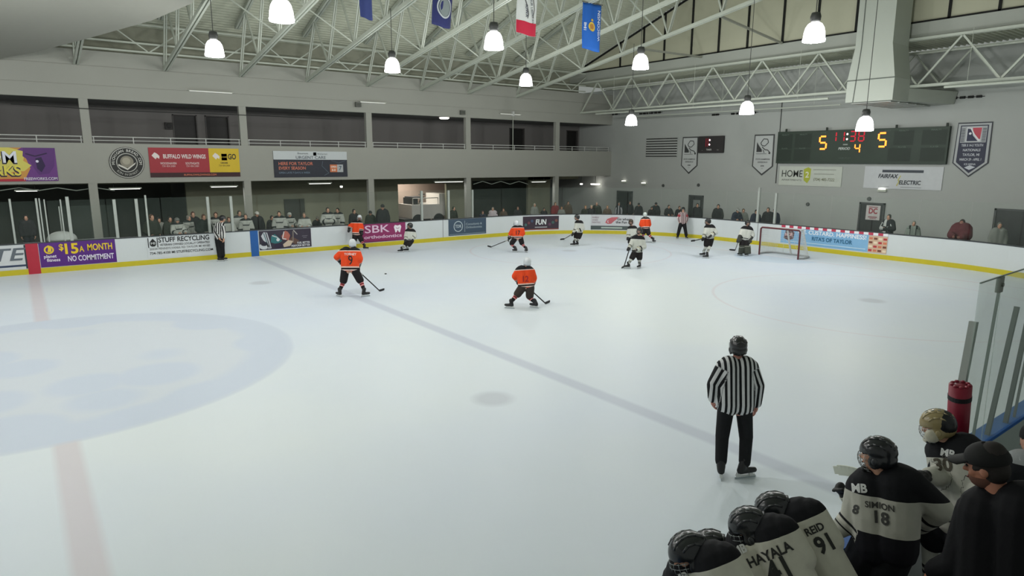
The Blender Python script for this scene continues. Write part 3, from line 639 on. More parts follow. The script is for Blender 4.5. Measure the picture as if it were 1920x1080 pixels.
# ================================================================== END WALL SIGNS (wall at X=33, viewer looks towards +X)
def endsign(y0, y1, z0, z1, col, label, name, cat, poly=None, thick=.03, x=32.96):
    return Panel(name, (x, y0, z0), (0,-1,0), (0,0,1), y0-y1, z1-z0, col, label, cat, thick=thick, poly=poly)
GRN = (42, 58, 46)
p = endsign(4.66, -3.52, 3.98, 5.62, GRN, 'long dark green electronic scoreboard on the end wall', 'scoreboard', 'scoreboard', thick=.16, x=32.80)
def seg7(p, ch, x, y, h, col, e, wd=None):
    w_ = h*.55; t = wd or h*.13; sg = {'0':'abcdef','1':'bc','2':'abged','3':'abgcd','4':'fgbc','5':'afgcd','6':'afgedc','7':'abc','8':'abcdefg','9':'abcdfg'}[ch]
    L = {'a':[(0,h),(w_,h)],'b':[(w_,h),(w_,h/2)],'c':[(w_,h/2),(w_,0)],'d':[(0,0),(w_,0)],'e':[(0,0),(0,h/2)],'f':[(0,h/2),(0,h)],'g':[(0,h/2),(w_,h/2)]}
    for k in sg:
        a, b = L[k]; dx = (b[0]-a[0])*.1; dy = (b[1]-a[1])*.1
        p.line([(x+a[0]+dx, y+a[1]+dy), (x+b[0]-dx, y+b[1]-dy)], t, col, part='lit_digit', emit=e)
for k, (a, b, c, d) in enumerate(((.05,.85,.75,1.5),(1.0,1.9,.8,1.5),(.05,.85,.1,.7),(1.0,1.9,.1,.72),(5.9,6.75,.85,1.5),(7.1,8.1,.85,1.5),(5.7,6.7,.12,.72),(7.1,8.1,.12,.72))): p.rect(a, c, b, d, (34, 48, 38), part='digit_window')
for x, y in ((.45,1.46),(1.45,1.46),(.45,.76),(1.45,.76),(6.3,1.5),(7.65,1.5),(6.3,.76),(7.65,.76)): p.text('PENALTY' if y > 1 else 'PLAYER', x, y, .10, (96, 112, 100))
seg7(p, '5', 2.35, .72, .62, (255, 130, 42), 3.0); seg7(p, '5', 5.22, .80, .62, (255, 130, 42), 3.0); seg7(p, '4', 4.15, .52, .42, (255, 130, 42), 3.0)
for ch, x in (('1', 2.92), ('1', 3.32), ('3', 3.86), ('8', 4.28)): seg7(p, ch, x, 1.08, .46, (196, 20, 44), .55)
p.disc(3.72, 1.42, .045, (255, 240, 236), emit=2.5, part='lit_digit'); p.disc(3.72, 1.18, .045, (255, 240, 236), emit=2.5, part='lit_digit')
p.text('PERIOD', 3.62, .72, .17, (206, 212, 206), bold=.02, shear=.2); p.rect(3.55, .89, 3.78, .95, (150, 156, 150)); p.text('GUEST', 5.6, 1.52, .10, (96, 112, 100)); p.text('HOME', 2.5, 1.52, .10, (96, 112, 100)); p.text('FAIR-PLAY', 3.7, .26, .13, (78, 92, 82))
r = p.done()
for y in (4.2, 2.0, -1.3, -3.4): MB().box((-.02, -.04, 0), (.04, .04, .16)).build('bracket', mat('bracket', (40, 50, 42), .6), r, loc=(0, y-.57, .0+1.62))
p = endsign(4.50, 1.10, 2.82, 3.82, (196, 202, 192), 'white banner with HOME and green 2 under the scoreboard', 'hotel_banner', 'banner')
p.text('HOME', 0, .60, .50, (56, 60, 56), bold=.004, fit=(.16, 1.33)); p.text('APARTMENTS', 0, .28, .13, (110, 112, 106), fit=(.16, 1.3))
p.poly([(1.42,.28),(1.38,.86),(1.62,.96),(1.78,.88),(1.76,.36),(1.62,.14)], (176, 184, 62)); p.text('2', 1.59, .56, .42, (230, 232, 210), bold=.02, lift=.012)
p.line([(1.9,.84),(3.1,.84)], .035, (150, 154, 144)); p.line([(1.95,.62),(3.0,.62)], .035, (150, 154, 144)); p.text('(734) 485-7222', 0, .34, .20, (112, 116, 84), bold=.008, fit=(1.95, 3.05)); p.done()
p = endsign(0, -3.42, 2.82, 3.86, (200, 204, 206), 'white electric company banner under the right half of the scoreboard', 'electrician_banner', 'banner')
p.rect(.82, .76, 2.62, .88, (66, 72, 80)); p.text('FAIRFAX', 0, .58, .26, (52, 58, 64), bold=.03, shear=.2, fit=(.66, 1.56)); p.text('ELECTRIC', 0, .30, .26, (52, 58, 64), bold=.03, shear=.1, fit=(1.62, 2.56))
p.line([(1.66,.62),(1.56,.40),(1.62,.36),(1.52,.14)], .04, (196, 190, 90)); p.line([(.7,.09),(1.2,.09)], .02, (120, 124, 126)); p.line([(1.7,.09),(2.6,.09)], .02, (120, 124, 126)); p.done()
# little clock
p = endsign(9.82, 8.09, 4.55, 5.52, (52, 50, 50), 'small dark second clock board on the end wall', 'clock_board', 'clock', thick=.14, x=32.82)
p.disc(.80, .74, .05, (255, 226, 230), emit=3, part='lit_digit'); p.disc(.79, .48, .05, (255, 226, 230), emit=3, part='lit_digit')
for x, e in ((.55, .3), (.68, .3)): p.line([(x, .36), (x, .84)], .04, (150, 20, 40), part='lit_digit', emit=e)
p.text('TIMER', .78, .18, .14, (190, 190, 186), bold=.02); p.text('PER', 1.4, .16, .09, (150, 150, 146)); p.disc(.3, .14, .02, (150, 150, 146)); p.done()
# louvre of black slats
t = empty('wall_louvre', (32.98, 12.78, 4.32), 'pale louvre of eight black slots high on the end wall', 'vent')
MB().box((-.01, -1.28, -.04), (.01, 1.28, 1.22)).build('back_plate', G_WALL, t)
for k in range(8): MB().box((-.05, -1.25, .02+k*.155), (0, 1.25, .075+k*.155)).build('slat_gap', VM, t)
# pennant banners
def pennant(y0, y1, zt, zs, zb, col, label, w2=0):
    W = y0-y1; h = zt-zb; k = zs-zb
    return endsign(y0, y1, zb, zt, col, label, 'pennant_banner', 'banner', poly=[(0,k),(W/2,0),(W,k),(W*.97,h),(.03*W,h)], thick=.02), W, h, k
for y0, y1, lb_ in ((11.15, 9.92, 'grey pointed championship pennant left of the small clock'), (6.20, 4.92, 'grey pointed championship pennant left of the scoreboard')):
    p, W, h, k = pennant(y0, y1, 5.52, 3.80, 3.30, (72, 74, 74), lb_)
    p.poly([(.07,k+.02),(W/2,.10),(W-.07,k+.02),(W-.10,h-.07),(.10,h-.07)], (188, 192, 190), part='field', lift=.003)
    p.poly([(.22,1.28),(.22,1.82),(.36,1.62),(.55,1.40),(.55,1.28)], (60, 62, 62)); p.line([(.45,1.75),(.62,1.98),(.86,1.96),(.92,1.78),(.72,1.60),(.55,1.62),(.45,1.75)], .045, (60, 62, 62)); p.line([(.55,1.55),(.74,1.40),(.90,1.38),(1.05,1.24)], .05, (60, 62, 62)); p.line([(.62,1.4),(.70,1.22)], .04, (60, 62, 62)); p.disc(1.02, 1.22, .06, (60, 62, 62))
    p.line([(.2,1.18),(.85,1.18)], .03, (110, 112, 112)); p.text('STATE CHAMPIONS', W/2, .88, .12, (90, 92, 92), bold=.02, sx=.82); p.text('DIVISION II', W/2, .72, .12, (90, 92, 92), bold=.02); p.text('2008', W/2, .52, .11, (80, 82, 82), bold=.02); p.text('MI', W/2, .38, .08, (120, 122, 122)); p.done()
p, W, h, k = pennant(-3.72, -5.08, 5.75, 4.03, 3.44, (44, 48, 56), 'navy pointed pennant at the far right of the end wall')
p.poly([(.05,k+.02),(W/2,.06),(W-.05,k+.02),(W-.07,h-.05),(.07,h-.05)], (176, 180, 180), part='field', lift=.003); p.poly([(.14,k+.04),(W/2,.16),(W-.14,k+.04),(W-.16,h-.12),(.16,h-.12)], (42, 46, 66), part='field', lift=.006)
p.rect(.2, 1.46, W-.2, h-.16, (170, 174, 176), part='field', lift=.009); p.rect(.40, 1.5, W-.40, h-.2, (206, 208, 210), part='field', lift=.011)
p.poly([(.44,1.52),(.44,2.05),(.58,2.02),(.66,1.75),(.86,1.52)], (36, 42, 70), lift=.014); p.poly([(.62,2.08),(.96,2.08),(.94,1.6),(.80,1.62),(.66,1.86)], (190, 70, 84), lift=.014); p.line([(.56,2.06),(.70,1.8),(.9,1.55)], .05, (228, 230, 232), lift=.017); p.disc(.55, 1.84, .05, (228, 230, 232), lift=.017)
for s_ in (.21, W-.36):
    for q in range(9): p.line([(s_, 1.52+q*.065), (s_+.14, 1.52+q*.065)], .03, (60, 64, 74), lift=.013)
for q, tt in enumerate(('TIER II 14-U YOUTH', 'NATIONALS', 'TAYLOR, MI', 'MARCH 29 - APRIL 1', 'ICE ARENA')): p.text(tt, W/2, 1.34-q*.20, .15 if q < 4 else .11, (196, 200, 206), bold=.02, sx=.62 if q in (0, 3) else .8)
p.poly([(W/2-.2,.40),(W/2,.50),(W/2+.22,.42),(W/2,.30)], (196, 200, 206)); p.done()
# poster on a door, papers
p = endsign(-.28, -.94, 1.30, 2.00, (206, 202, 200), 'white poster with a red monogram on the door behind the boards', 'door_poster', 'poster', x=32.92, thick=.01)
p.text('DC', .33, .42, .36, (168, 56, 70), bold=.03, sx=.8); p.line([(.12,.14),(.54,.14)], .05, (150, 90, 96)); p.line([(.2,.07),(.5,.07)], .03, (150, 90, 96)); p.line([(.12,.62),(.54,.62)], .04, (150, 90, 96)); p.done()

# ================================================================== FLAGS under the trusses
def flag(px, x, y, ztop, wd, zbot, col, label, lean=0.0):
    N = 10; Mh = 14; H = ztop-zbot
    def B(a, b, lift):
        u = a/wd; v = b/H
        return (x+a-wd/2+lean*(1-v), y+.05*math.sin(u*7+v*2)*(1.2-v)+.02*math.sin(u*13)-lift*1.0, zbot+b+.05*math.sin(u*5+1)*(1-v))
    p = Panel.__new__(Panel); p.bend = B; p.parts = {}; p.k = 0; p.w = wd; p.h = H
    vs = []; 
    for i in range(Mh+1):
        for j in range(N+1): vs.append(B(wd*j/N, H*i/Mh, 0))
    base = Vector((x, y, ztop)); p.base = base
    mb = MB().add([Vector(v)-base for v in vs], [(i*(N+1)+j, i*(N+1)+j+1, (i+1)*(N+1)+j+1, (i+1)*(N+1)+j) for i in range(Mh) for j in range(N)])
    o = mb.build('hanging_flag', mat('flag_cloth', col, .8), loc=base, smooth=True)
    so = o.modifiers.new('s', 'SOLIDIFY'); so.thickness = .006
    tag(o, label, 'flag'); p.root = o
    MB().tube((-wd/2-.05, 0, .02), (wd/2+.05, 0, .02), .015).tube((0, 0, .02), (0, 0, max(.1, cz(y)-ztop+.1)), .008).build('hanging_rod', CAPM, o)
    return p
def cells(p, x0, y0, x1, y1, col, lift=.012, n=8, part='stripe'):
    vs = [(x0+(x1-x0)*j/n, y0+(y1-y0)*i/n) for i in range(n+1) for j in range(n+1)]
    p._add(part, col, vs, [(i*(n+1)+j, i*(n+1)+j+1, (i+1)*(n+1)+j+1, (i+1)*(n+1)+j) for i in range(n) for j in range(n)], lift)
p = flag(0, 18.35, 4.0, 9.98, .98, 8.28, (30, 92, 176), 'bright blue hanging state flag with a golden crest'); p.disc(.45, .86, .17, (206, 176, 70), lift=.02); p.disc(.45, .86, .10, (170, 120, 60), lift=.024); p.text('WISCONSIN', .84, .95, .20, (220, 226, 232), rot=PI/2, bold=.01, lift=.02); p.text('1848', .16, .82, .16, (220, 226, 232), rot=PI/2, bold=.01, lift=.02); p.poly([(.38,1.06),(.52,1.06),(.50,1.14),(.40,1.14)], (206, 176, 70), lift=.02); p.done()
p = flag(0, 15.22, 4.0, 10.3, .92, 8.50, (206, 210, 208), 'white flag with a crimson lower band hanging above the rink', lean=-.1)
cells(p, 0, 0, .92, .44, (188, 32, 62)); cells(p, 0, 1.30, .92, 1.8, (40, 46, 96)); p.line([(.30,1.2),(.42,.95),(.50,.72),(.46,.56)], .03, (60, 60, 62), lift=.02); p.text('OUR LIBERTIES', .66, .86, .13, (80, 84, 96), rot=-PI/2+.15, lift=.02); p.text('IOWA', .40, .80, .15, (70, 74, 90), rot=-PI/2+.1, lift=.02, bold=.02); p.line([(.7,1.26),(.78,.9),(.7,.62)], .025, (66, 60, 58), lift=.02); p.done()
p = flag(0, 11.72, 4.0, 9.7, .74, 8.36, (38, 44, 92), 'navy hanging flag with a pale ring, left of the big middle lamp', lean=-.12); p.disc(.42, .62, .26, (170, 176, 180), r0=.22, lift=.02, ry=.34); p.disc(.42, .62, .2, (120, 130, 130), lift=.02, ry=.28); p.done()
p = flag(0, 8.95, 4.0, 9.6, .42, 8.28, (48, 60, 112), 'narrow navy hanging flag cut by the top edge', lean=.02); p.done()
o = MB().box((-.45, -.12, -.1), (.45, .12, .12)).box((-.35, -.02, .12), (-.31, .02, 1.2)).box((.31, -.02, .12), (.35, .02, 1.2)).build('loudspeaker', mat('speaker_black', (26, 28, 26), .6), loc=(10.1, 7.0, 9.75)); tag(o, 'small black box hung under the roof beside the narrow navy flag', 'loudspeaker')

# ================================================================== AIR DUCT
DU = mat('duct_paint', (176, 182, 172), .5, var=.03, scale=.8)
t = empty('air_duct', (28.5, -1.9, 6.53), 'big pale square air duct dropping from the roof and turning to the wall', 'duct')
def frus(z0, a0, b0, z1, a1, b1, d0, d1):   # y from a to b, depth in x from -? to d
    q = [(0, a0, z0), (d0, a0, z0), (d0, b0, z0), (0, b0, z0), (0, a1, z1), (d1, a1, z1), (d1, b1, z1), (0, b1, z1)]
    return MB().add(q, [(0,3,2,1),(4,5,6,7),(0,1,5,4),(1,2,6,5),(2,3,7,6),(3,0,4,7)])
frus(0, -.98, .92, .88, -.98, .92, 1.42, 1.42).build('elbow_box', DU, t)
frus(.88, -.98, .92, 2.22, -.76, .72, 1.42, 1.42).build('tapered_section', DU, t)
frus(2.22, -.76, .72, 7.0, -.72, .72, 1.42, 1.42).build('riser', DU, t)
MB().add([(1.42,-.98,.02),(4.44,-1.6,.02),(4.44,.6,.02),(1.42,.6,.02),(1.42,-.98,.54),(4.44,-1.7,.54),(4.44,.6,.54),(1.42,.6,.54)], [(0,3,2,1),(4,5,6,7),(0,1,5,4),(1,2,6,5),(2,3,7,6),(3,0,4,7)]).build('horizontal_run', DU, t)
SMD = mat('duct_seam', (96, 102, 96), .6)
sm = MB().box((-.02, -.99, .86), (0, .93, .90)); sm.bar((-.01, .60, 0), (-.01, .46, 2.2), .03, .02, (1,0,0)); sm.bar((-.01, .46, 2.2), (-.01, .48, 6.8), .03, .02, (1,0,0)); sm.build('seam', SMD, t)
gr = MB()
for k in range(5): gr.box((.3+k*.8, -.8, -.05), (.9+k*.8, .8, -.01))
gr.build('outlet_grille', mat('grille', (150, 154, 148), .4), t)

# ================================================================== SMALL FIXTURES
TUBE = mat('fluorescent_tube', (255, 255, 250), .4, emit=1.6, var=0)
REFL_GLOW = mat('reflection_glow', (255, 255, 250), .4, emit=.55, var=0)  # faint emission imitating reflected light, only for the fascia strips
def light_strip(x, y, z, half, label, drop=.0, name='light_strip'):
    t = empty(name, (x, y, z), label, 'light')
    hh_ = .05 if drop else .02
    MB().box((-half, -.06, 0), (half, .06, hh_)).build('housing', G_STEEL, t); MB().tube((-half+.05, 0, -.012), (half-.05, 0, -.012), .012 if drop else .009).build('tube', TUBE if drop else REFL_GLOW, t)
    if drop:
        L_ = bpy.data.lights.new('tube_light', 'AREA'); L_.energy = 14; L_.shape = 'RECTANGLE'; L_.size = half*2; L_.size_y = .1; lo_ = bpy.data.objects.new('tube_light', L_); C.objects.link(lo_); lo_.parent = t; lo_.location = (0, 0, -.04)
    if drop: MB().tube((-half*.7, 0, .05), (-half*.7, 0, drop-z), .008).tube((half*.7, 0, .05), (half*.7, 0, drop-z), .008).build('hanger', CAPM, t)
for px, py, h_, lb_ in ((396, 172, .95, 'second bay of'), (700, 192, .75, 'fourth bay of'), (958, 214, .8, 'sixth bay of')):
    q = on(px, py, 1, 17.05); light_strip(q[0], 17.08, q[2], h_, 'thin glowing strip standing for reflected light on the fascia above the %s the balcony' % lb_)  # glowing strips added where the fascia only reflects light
for px, py, h_, lb_ in ((235, 354, .62, 'left of the recycling sign'), (420, 350, .62, 'above the striped linesman'), (842, 341, 1.0, 'right of the ice machine room'), (600, 344, .62, 'in the third bay'), (1010, 341, .62, 'in the fifth bay'), (50, 358, .4, 'at the left edge')):
    q = on(px, py, 1, 17.7); light_strip(q[0], 17.7, min(q[2], 2.96), h_, 'white tube light under the balcony, '+lb_, 3.3)
for px, py, y, r_, lb_ in ((833, 222, 17.9, .28, 'glowing oval light under the upper gallery ceiling'), (640, 350, 18.5, .07, 'tiny downlight under the balcony, third bay'), (1132, 345, 18.3, .34, 'bright oval light under the balcony by the corner'), (1090, 345, 19.5, .1, 'dim small light under the balcony near the corner')):
    q = on(px, py, 1, y); q[0] = min(q[0], 32.6); zz = 6.44 if q[2] > 5 else min(q[2], 3.0)
    o = MB().lathe((0,0,0), [(.01,-.05),(r_*.8,-.05),(r_,-.01),(r_,.04),(.01,.04)], 20).build('round_light', mat('glow_disc', (255, 250, 240), .4, emit=3, var=0), loc=(q[0], y, zz)); MB().tube((0,0,.03), (0,0,max(.05, (6.48 if zz > 5 else 3.3)-zz)), .015).build('stem', CAPM, o); tag(o, lb_, 'light')
for px, py, lb_ in ((1169, 341, 'above the corner door'), (1206, 345, 'right of the corner door'), (1653, 357, 'above the poster door')):
    q = on(px, py, 0, 32.9); t = MB().box((-.06, -.2, -.06), (.06, .2, .05)).build('wall_light', G_STEEL, loc=(32.94, q[1], q[2])); MB().box((-.07, -.15, .05), (.02, .15, .075)).build('lamp_glow', mat('glow_disc', (255, 250, 240), .4, emit=3, var=0), t); tag(t, 'small wall light on the end wall '+lb_, 'light')
q = on(1107, 242, 1, 20.4); t = MB().box((-.14, -.04, -.1), (.14, .04, .1)).build('exit_light', mat('exit_red', (220, 20, 50), .4, emit=2.2, var=0), loc=(q[0], 20.455, q[2])); tag(t, 'small glowing red exit light in the upper gallery corner', 'light')
q = on(316, 236, 1, 20.4); t = MB().box((-.16, -.08, -.16), (.16, .08, .16)).build('speaker_box', mat('box_grey', (46, 45, 44), .6), loc=(q[0], 20.42, q[2])); MB().lathe((0, -.09, 0), [(.01,0),(.1,0),(.12,.02)], 14, 'y').build('grille', mat('box_dark', (30, 30, 30), .6), t); tag(t, 'small grey speaker beside the dark upper gallery doors', 'speaker')
for px, py, lb_ in ((868, 211, 'fourth column'), (672, 196, 'third column')):
    q = on(px, py, 1, 17.05); t = MB().box((-.14, -.1, -.12), (.14, .1, .12)).build('fascia_speaker', mat('speaker_grey', (104, 106, 100), .6), loc=(q[0], 17.09, q[2])); MB().box((-.1, -.11, -.08), (.1, -.1, .08)).build('grille', mat('sp_dark', (84, 86, 80), .7), t); tag(t, 'grey speaker box on the fascia above the '+lb_, 'speaker')
q = on(963, 214, 1, 17.05); t = MB().box((-.05, -.08, -.12), (.05, .08, .16)).build('camera_mount', mat('cam_white', (206, 208, 206), .4), loc=(q[0], 17.11, q[2])); MB().tube((0, 0, -.12), (0, 0, -2.2), .02).build('drop_pipe', G_STEEL, t); tag(t, 'white camera mount with a thin drop pipe beside the fifth bay', 'camera')
pts = []
for px, py in ((20, 195), (100, 200), (200, 206), (340, 212), (440, 215), (640, 224)): q = on(px, py, 1, 17.12); pts.append(q)
c0 = pts[0]; o = MB().path([Vector(q)-Vector(c0) for q in pts], .014, 6).build('black_cable', mat('cable', (26, 28, 27), .6), loc=c0); tag(o, 'thin black cable strung across the upper balcony openings', 'cable')
for px, py, lb_ in ((1309, 347, 'above the left end door'), (1243, 348, 'near the corner doors'), (1514, 383, 'behind the net'), (1629, 373, 'above the poster door')):
    q = on(px, py, 0, 32.95); o = MB().lathe((0,0,0), [(.01,-.05),(.09,-.05),(.1,0)], 14, 'x').build('wall_sounder', mat('sounder', (84, 88, 86), .6), loc=(32.99, q[1], q[2])); tag(o, 'small round dark fitting on the end wall '+lb_, 'wall fitting')
for a_, b_, lb_ in ((0, 215, 'at the left edge'), (888, 990, 'above the dark opening')):
    pts = []
    for k in range(19): px = a_+(b_-a_)*k/18; q = on(px, (352 if a_ == 0 else 340)+abs((k % 6)-3)*1.8, 1, 17.6); pts.append(q)
    c0 = pts[9]; o = MB().path([Vector(q)-Vector(c0) for q in pts], .02, 6).build('cable_garland', mat('garland', (150, 160, 150), .6), loc=c0); tag(o, 'pale cable looping under the balcony edge '+lb_, 'cable')
# garage: ice resurfacing machine
t = empty('ice_resurfacer', (20.9, 21.75, -0.03), 'white ice resurfacing machine parked in the lit room behind the boards', 'ice machine')
WM = mat('machine_white', (196, 194, 188), .4); BM = mat('machine_dark', (44, 44, 46), .5)
MB().box((-1.5, -.9, .45), (.5, .9, 1.35)).build('body', WM, t); MB().box((.5, -.85, .6), (1.1, .85, 2.0)).build('snow_tank', WM, t)
MB().box((-1.3, -.6, 1.35), (-.9, .6, 1.75)).box((-1.25, -.5, 1.75), (-.4, .5, 1.82)).build('seat', BM, t); MB().tube((-.5, 0, 1.35), (-.3, 0, 1.9), .03).lathe((-.3, 0, 1.92), [(.2,0),(.22,.02),(.2,.04)], 16).build('steering_wheel', BM, t)
for x in (-1.1, .4):
    for y in (-.85, .85): MB().tube((x, y-.12, .38), (x, y+.12, .38), .38, n=20).build('wheel', BM, t)
MB().box((-2.1, -1.0, .05), (-1.5, 1.0, .5)).build('conditioner', BM, t); MB().path([(-1.4,-.85,1.35),(-1.4,-.85,1.75),(.4,-.85,1.75),(.4,-.85,1.35)], .03).build('guard_rail', WM, t)
L = bpy.data.lights.new('room_light', 'AREA'); L.energy = 120; L.size = 1.5; L.color = (1, .92, .82); lo = bpy.data.objects.new('room_light', L); C.objects.link(lo)
t = MB().box((-.8, -.3, -.04), (.8, .3, .04)).build('ceiling_panel_light', TUBE, loc=(19.8, 22.0, 3.22)); tag(t, 'flat ceiling light in the ice machine room', 'light'); lo.parent = t; lo.location = (0, 0, -.1)
t = empty('storage_shelf', (18.4, 23.2, -0.03), 'metal shelf with dark boxes in the ice machine room', 'shelf')
for k in range(4): MB().box((-.6, -.3, .4+k*.55), (.9, .3, .44+k*.55)).build('shelf_board', POST, t)
for x in (-.6, .86):
    for y in (-.3, .26): MB().box((x, y, 0), (x+.04, y+.04, 2.4)).build('upright', POST, t)
for k, (x, z, w_, h_) in enumerate(((17.9, .415, .5, .4), (18.5, .415, .6, .45), (18.0, .965, .6, .4), (18.7, .965, .4, .42), (17.9, 2.065, .4, .35), (18.35, 2.065, .5, .4), (18.9, 2.065, .3, .3))):
    o = MB().box((0, -.22, 0), (w_, .22, h_)).box((.03, -.23, h_), (w_-.03, .23, h_+.03)).build('storage_box', BM, loc=(x, 23.2, z)); tag(o, 'dark storage box on the metal shelf in the ice machine room', 'box', 'dark boxes on the shelf')
# things in the left box behind the glass
o = MB().ell((0,0,0), Matrix(((.48,0,0),(0,.35,0),(0,0,.30))), 20, 10, 0, 1).build('white_dome', mat('dome_white', (200, 206, 204), .4), loc=(1.02, 14.1, 1.1), smooth=True); tag(o, 'white rounded dome lid above the boards at the left', 'lid')
MB().tube((0,0,-.06),(0,0,0), .49, .49, 20).build('rim', POST, o); MB().tube((0,0,-1.13),(0,0,-.06), .3, .45, 16).build('barrel', mat('barrel', (120,124,124), .6), o)
for x, y, lb_ in ((-2.0, 14.9, 'left edge'), (2.0, 14.9, 'right of the white dome')):
    t = empty('box_glass', (x, y, -0.03), 'grey framed glass screen of the scorekeeper box, '+lb_, 'glass screen')
    MB().box((-.9, -.01, 1.0), (.9, .01, 2.3)).build('pane', GL, t); MB().box((-.94, -.05, 0), (.94, .05, 1.0)).build('lower_panel', BW, t); MB().box((-.94, -.03, 1.0), (-.9, .03, 2.3)).box((.9, -.03, 1.0), (.94, .03, 2.3)).build('frame', POST, t)

# ================================================================== GOAL
GX = 25.95
t = empty('hockey_goal', (GX, 0, 0), 'hockey goal with dark posts and white net in front of the custard sign', 'goal')
RED = mat('post_red', (92, 40, 46), .4); NETM = mat('net_cord', (206, 210, 208), .8)
mb = MB(); H = 1.22; Wd = .915
for sg in (1, -1): mb.tube((0, sg*Wd, 0), (0, sg*Wd, H-.06), .035, n=10)
mb.path([(0, Wd, H-.06), (0, Wd-.06, H), (0, -Wd+.06, H), (0, -Wd, H-.06)], .035, 10); mb.build('front_frame', RED, t)
base = [(0, Wd, .04)]+[(.25+.75*math.sin(PI/2*k/4), (Wd+.12)-(.3*(k/4)**2), .04) for k in range(5)]; base = base+[(x, -y, z) for x, y, z in base[::-1]]
MB().path(base, .035, 8).build('base_frame', mat('base_pad', (150, 154, 154), .5), t)
MB().path([(.05, Wd, H), (.45, Wd-.1, H), (.55, 0, H), (.45, -Wd+.1, H), (.05, -Wd, H)], .02, 8).tube((.55, 0, H), (1.02, 0, .04), .04, .04).build('back_frame', mat('frame_white', (196, 198, 196), .5), t)
top = [(.05, Wd, H), (.3, Wd-.05, H), (.45, Wd-.1, H), (.55, .4, H), (.55, -.4, H), (.45, -Wd+.1, H), (.3, -Wd+.05, H), (.05, -Wd, H)]
nt = MB()
def lerp(a, b, t_): return [a[i]*(1-t_)+b[i]*t_ for i in range(3)]
def along(pl_, t_):
    k = min(int(t_*(len(pl_)-1)), len(pl_)-2); return lerp(pl_[k], pl_[k+1], t_*(len(pl_)-1)-k)
NU = 44; NV = 14
for i in range(NU+1):
    a = along(top, i/NU); b = along(base, i/NU); nt.tube(a, b, .005, .005, 4, False)
for j in range(1, NV):
    pr = [lerp(along(top, i/22), along(base, i/22), j/NV) for i in range(23)]
    for a, b in zip(pr[:-1], pr[1:]): nt.tube(a, b, .005, .005, 4, False)
for j in range(1, 5): nt.tube((j*.11, -Wd, H), (j*.11, Wd, H), .005, .005, 4, False)
for j in range(1, 16): nt.tube((0, -Wd+j*2*Wd/16, H), (.52, -Wd+j*2*Wd/16, H), .005, .005, 4, False)
tag(nt.build('net', NETM, t), kind='stuff')
q = on(723, 514, 2, 0); o = MB().lathe((0,0,0), [(.001,0),(.038,0),(.04,.004),(.04,.022),(.038,.026),(.001,.026)], 20).build('hockey_puck', mat('puck', (28, 28, 28), .6), loc=(q[0], q[1], .001)); tag(o, 'black puck lying on the ice right of the number 9 skater', 'puck')
# ================================================================== PEOPLE
def V(a): return Vector((float(a[0]), float(a[1]), float(a[2])))
SKIN = (196, 150, 126)
def remesh(mb, name, vox, smooth_it=2):
    me = mb.mesh(name+'_src'); o = bpy.data.objects.new('tmp', me); C.objects.link(o)
    rm = o.modifiers.new('r', 'REMESH'); rm.mode = 'VOXEL'; rm.voxel_size = vox; rm.use_smooth_shade = True
    if smooth_it:
        sm_ = o.modifiers.new('s', 'SMOOTH'); sm_.iterations = smooth_it; sm_.factor = .5
    dg = bpy.context.evaluated_depsgraph_get(); out = bpy.data.meshes.new_from_object(o.evaluated_get(dg)); out.name = name
    bpy.data.objects.remove(o); bpy.data.meshes.remove(me)
    out.polygons.foreach_set('use_smooth', [True]*len(out.polygons)); return out
def verts(me):
    a = np.zeros(len(me.vertices)*3); me.vertices.foreach_get('co', a); return a.reshape(-1, 3)
def seg_t(P, a, b):
    a = np.array(a); b = np.array(b); d = b-a; L = max(1e-9, d @ d); t = np.clip((P-a) @ d/L, 0, 1); q = a+t[:, None]*d
    return t, np.linalg.norm(P-q, axis=1), q
def put_attr(me, name, val):
    at_ = me.attributes.new(name, 'FLOAT', 'POINT'); at_.data.foreach_set('value', np.asarray(val, dtype=np.float32))
def link(me, name, material, parent, extra=None):
    me.materials.clear(); me.materials.append(material)
    o = bpy.data.objects.new(name, me); C.objects.link(o)
    if parent: o.parent = parent
    return o
_jm = {}
def cloth(name, base, bands=(), stripes=None, rough=.8):
    """bands: (attribute, low, high, colour) painted in order; stripes: (pitch, duty, colour) along the limb or trunk"""
    key = (name, base, tuple(bands), stripes)
    if key in _jm: return _jm[key]
    M = mat(name+str(len(_jm)), base, rough, var=.10, scale=14, spec=.2, bump=.25); M.name = name
    nt = M.node_tree; b = nt.nodes['Principled BSDF']; cur = b.inputs['Base Color'].links[0].from_socket
    def mth(op, a, c):
        n = nt.nodes.new('ShaderNodeMath'); n.operation = op
        for i, v in enumerate((a, c)):
            if isinstance(v, (int, float)): n.inputs[i].default_value = v
            else: nt.links.new(v, n.inputs[i])
        return n.outputs[0]
    def over(fac, col):
        nonlocal cur
        n = nt.nodes.new('ShaderNodeMix'); n.data_type = 'RGBA'; nt.links.new(fac, n.inputs['Factor']); nt.links.new(cur, n.inputs['A']); n.inputs['B'].default_value = rgb(*col); cur = n.outputs['Result']
    atts = {}
    def att(nm):
        if nm not in atts: a = nt.nodes.new('ShaderNodeAttribute'); a.attribute_name = nm; atts[nm] = a.outputs['Fac']
        return atts[nm]
    if stripes:
        p_, du, col = stripes; x = mth('FRACT', mth('ADD', mth('DIVIDE', att('lat'), p_), 50.25), 0); over(mth('LESS_THAN', x, du), col)
    for nm, lo, hi, col in bands: over(mth('MULTIPLY', mth('GREATER_THAN', att(nm), lo), mth('LESS_THAN', att(nm), hi)), col)
    nt.links.new(cur, b.inputs['Base Color']); _jm[key] = M; return M
def frame(head, neck, face):
    up = (head-neck).normalized(); up = (up*.5+Vector((0,0,1))*.5).normalized(); f = V(face); f = (f-up*f.dot(up)).normalized(); r = f.cross(up).normalized()
    return Matrix((r, f, up)).transposed()      # columns: right, forward, up
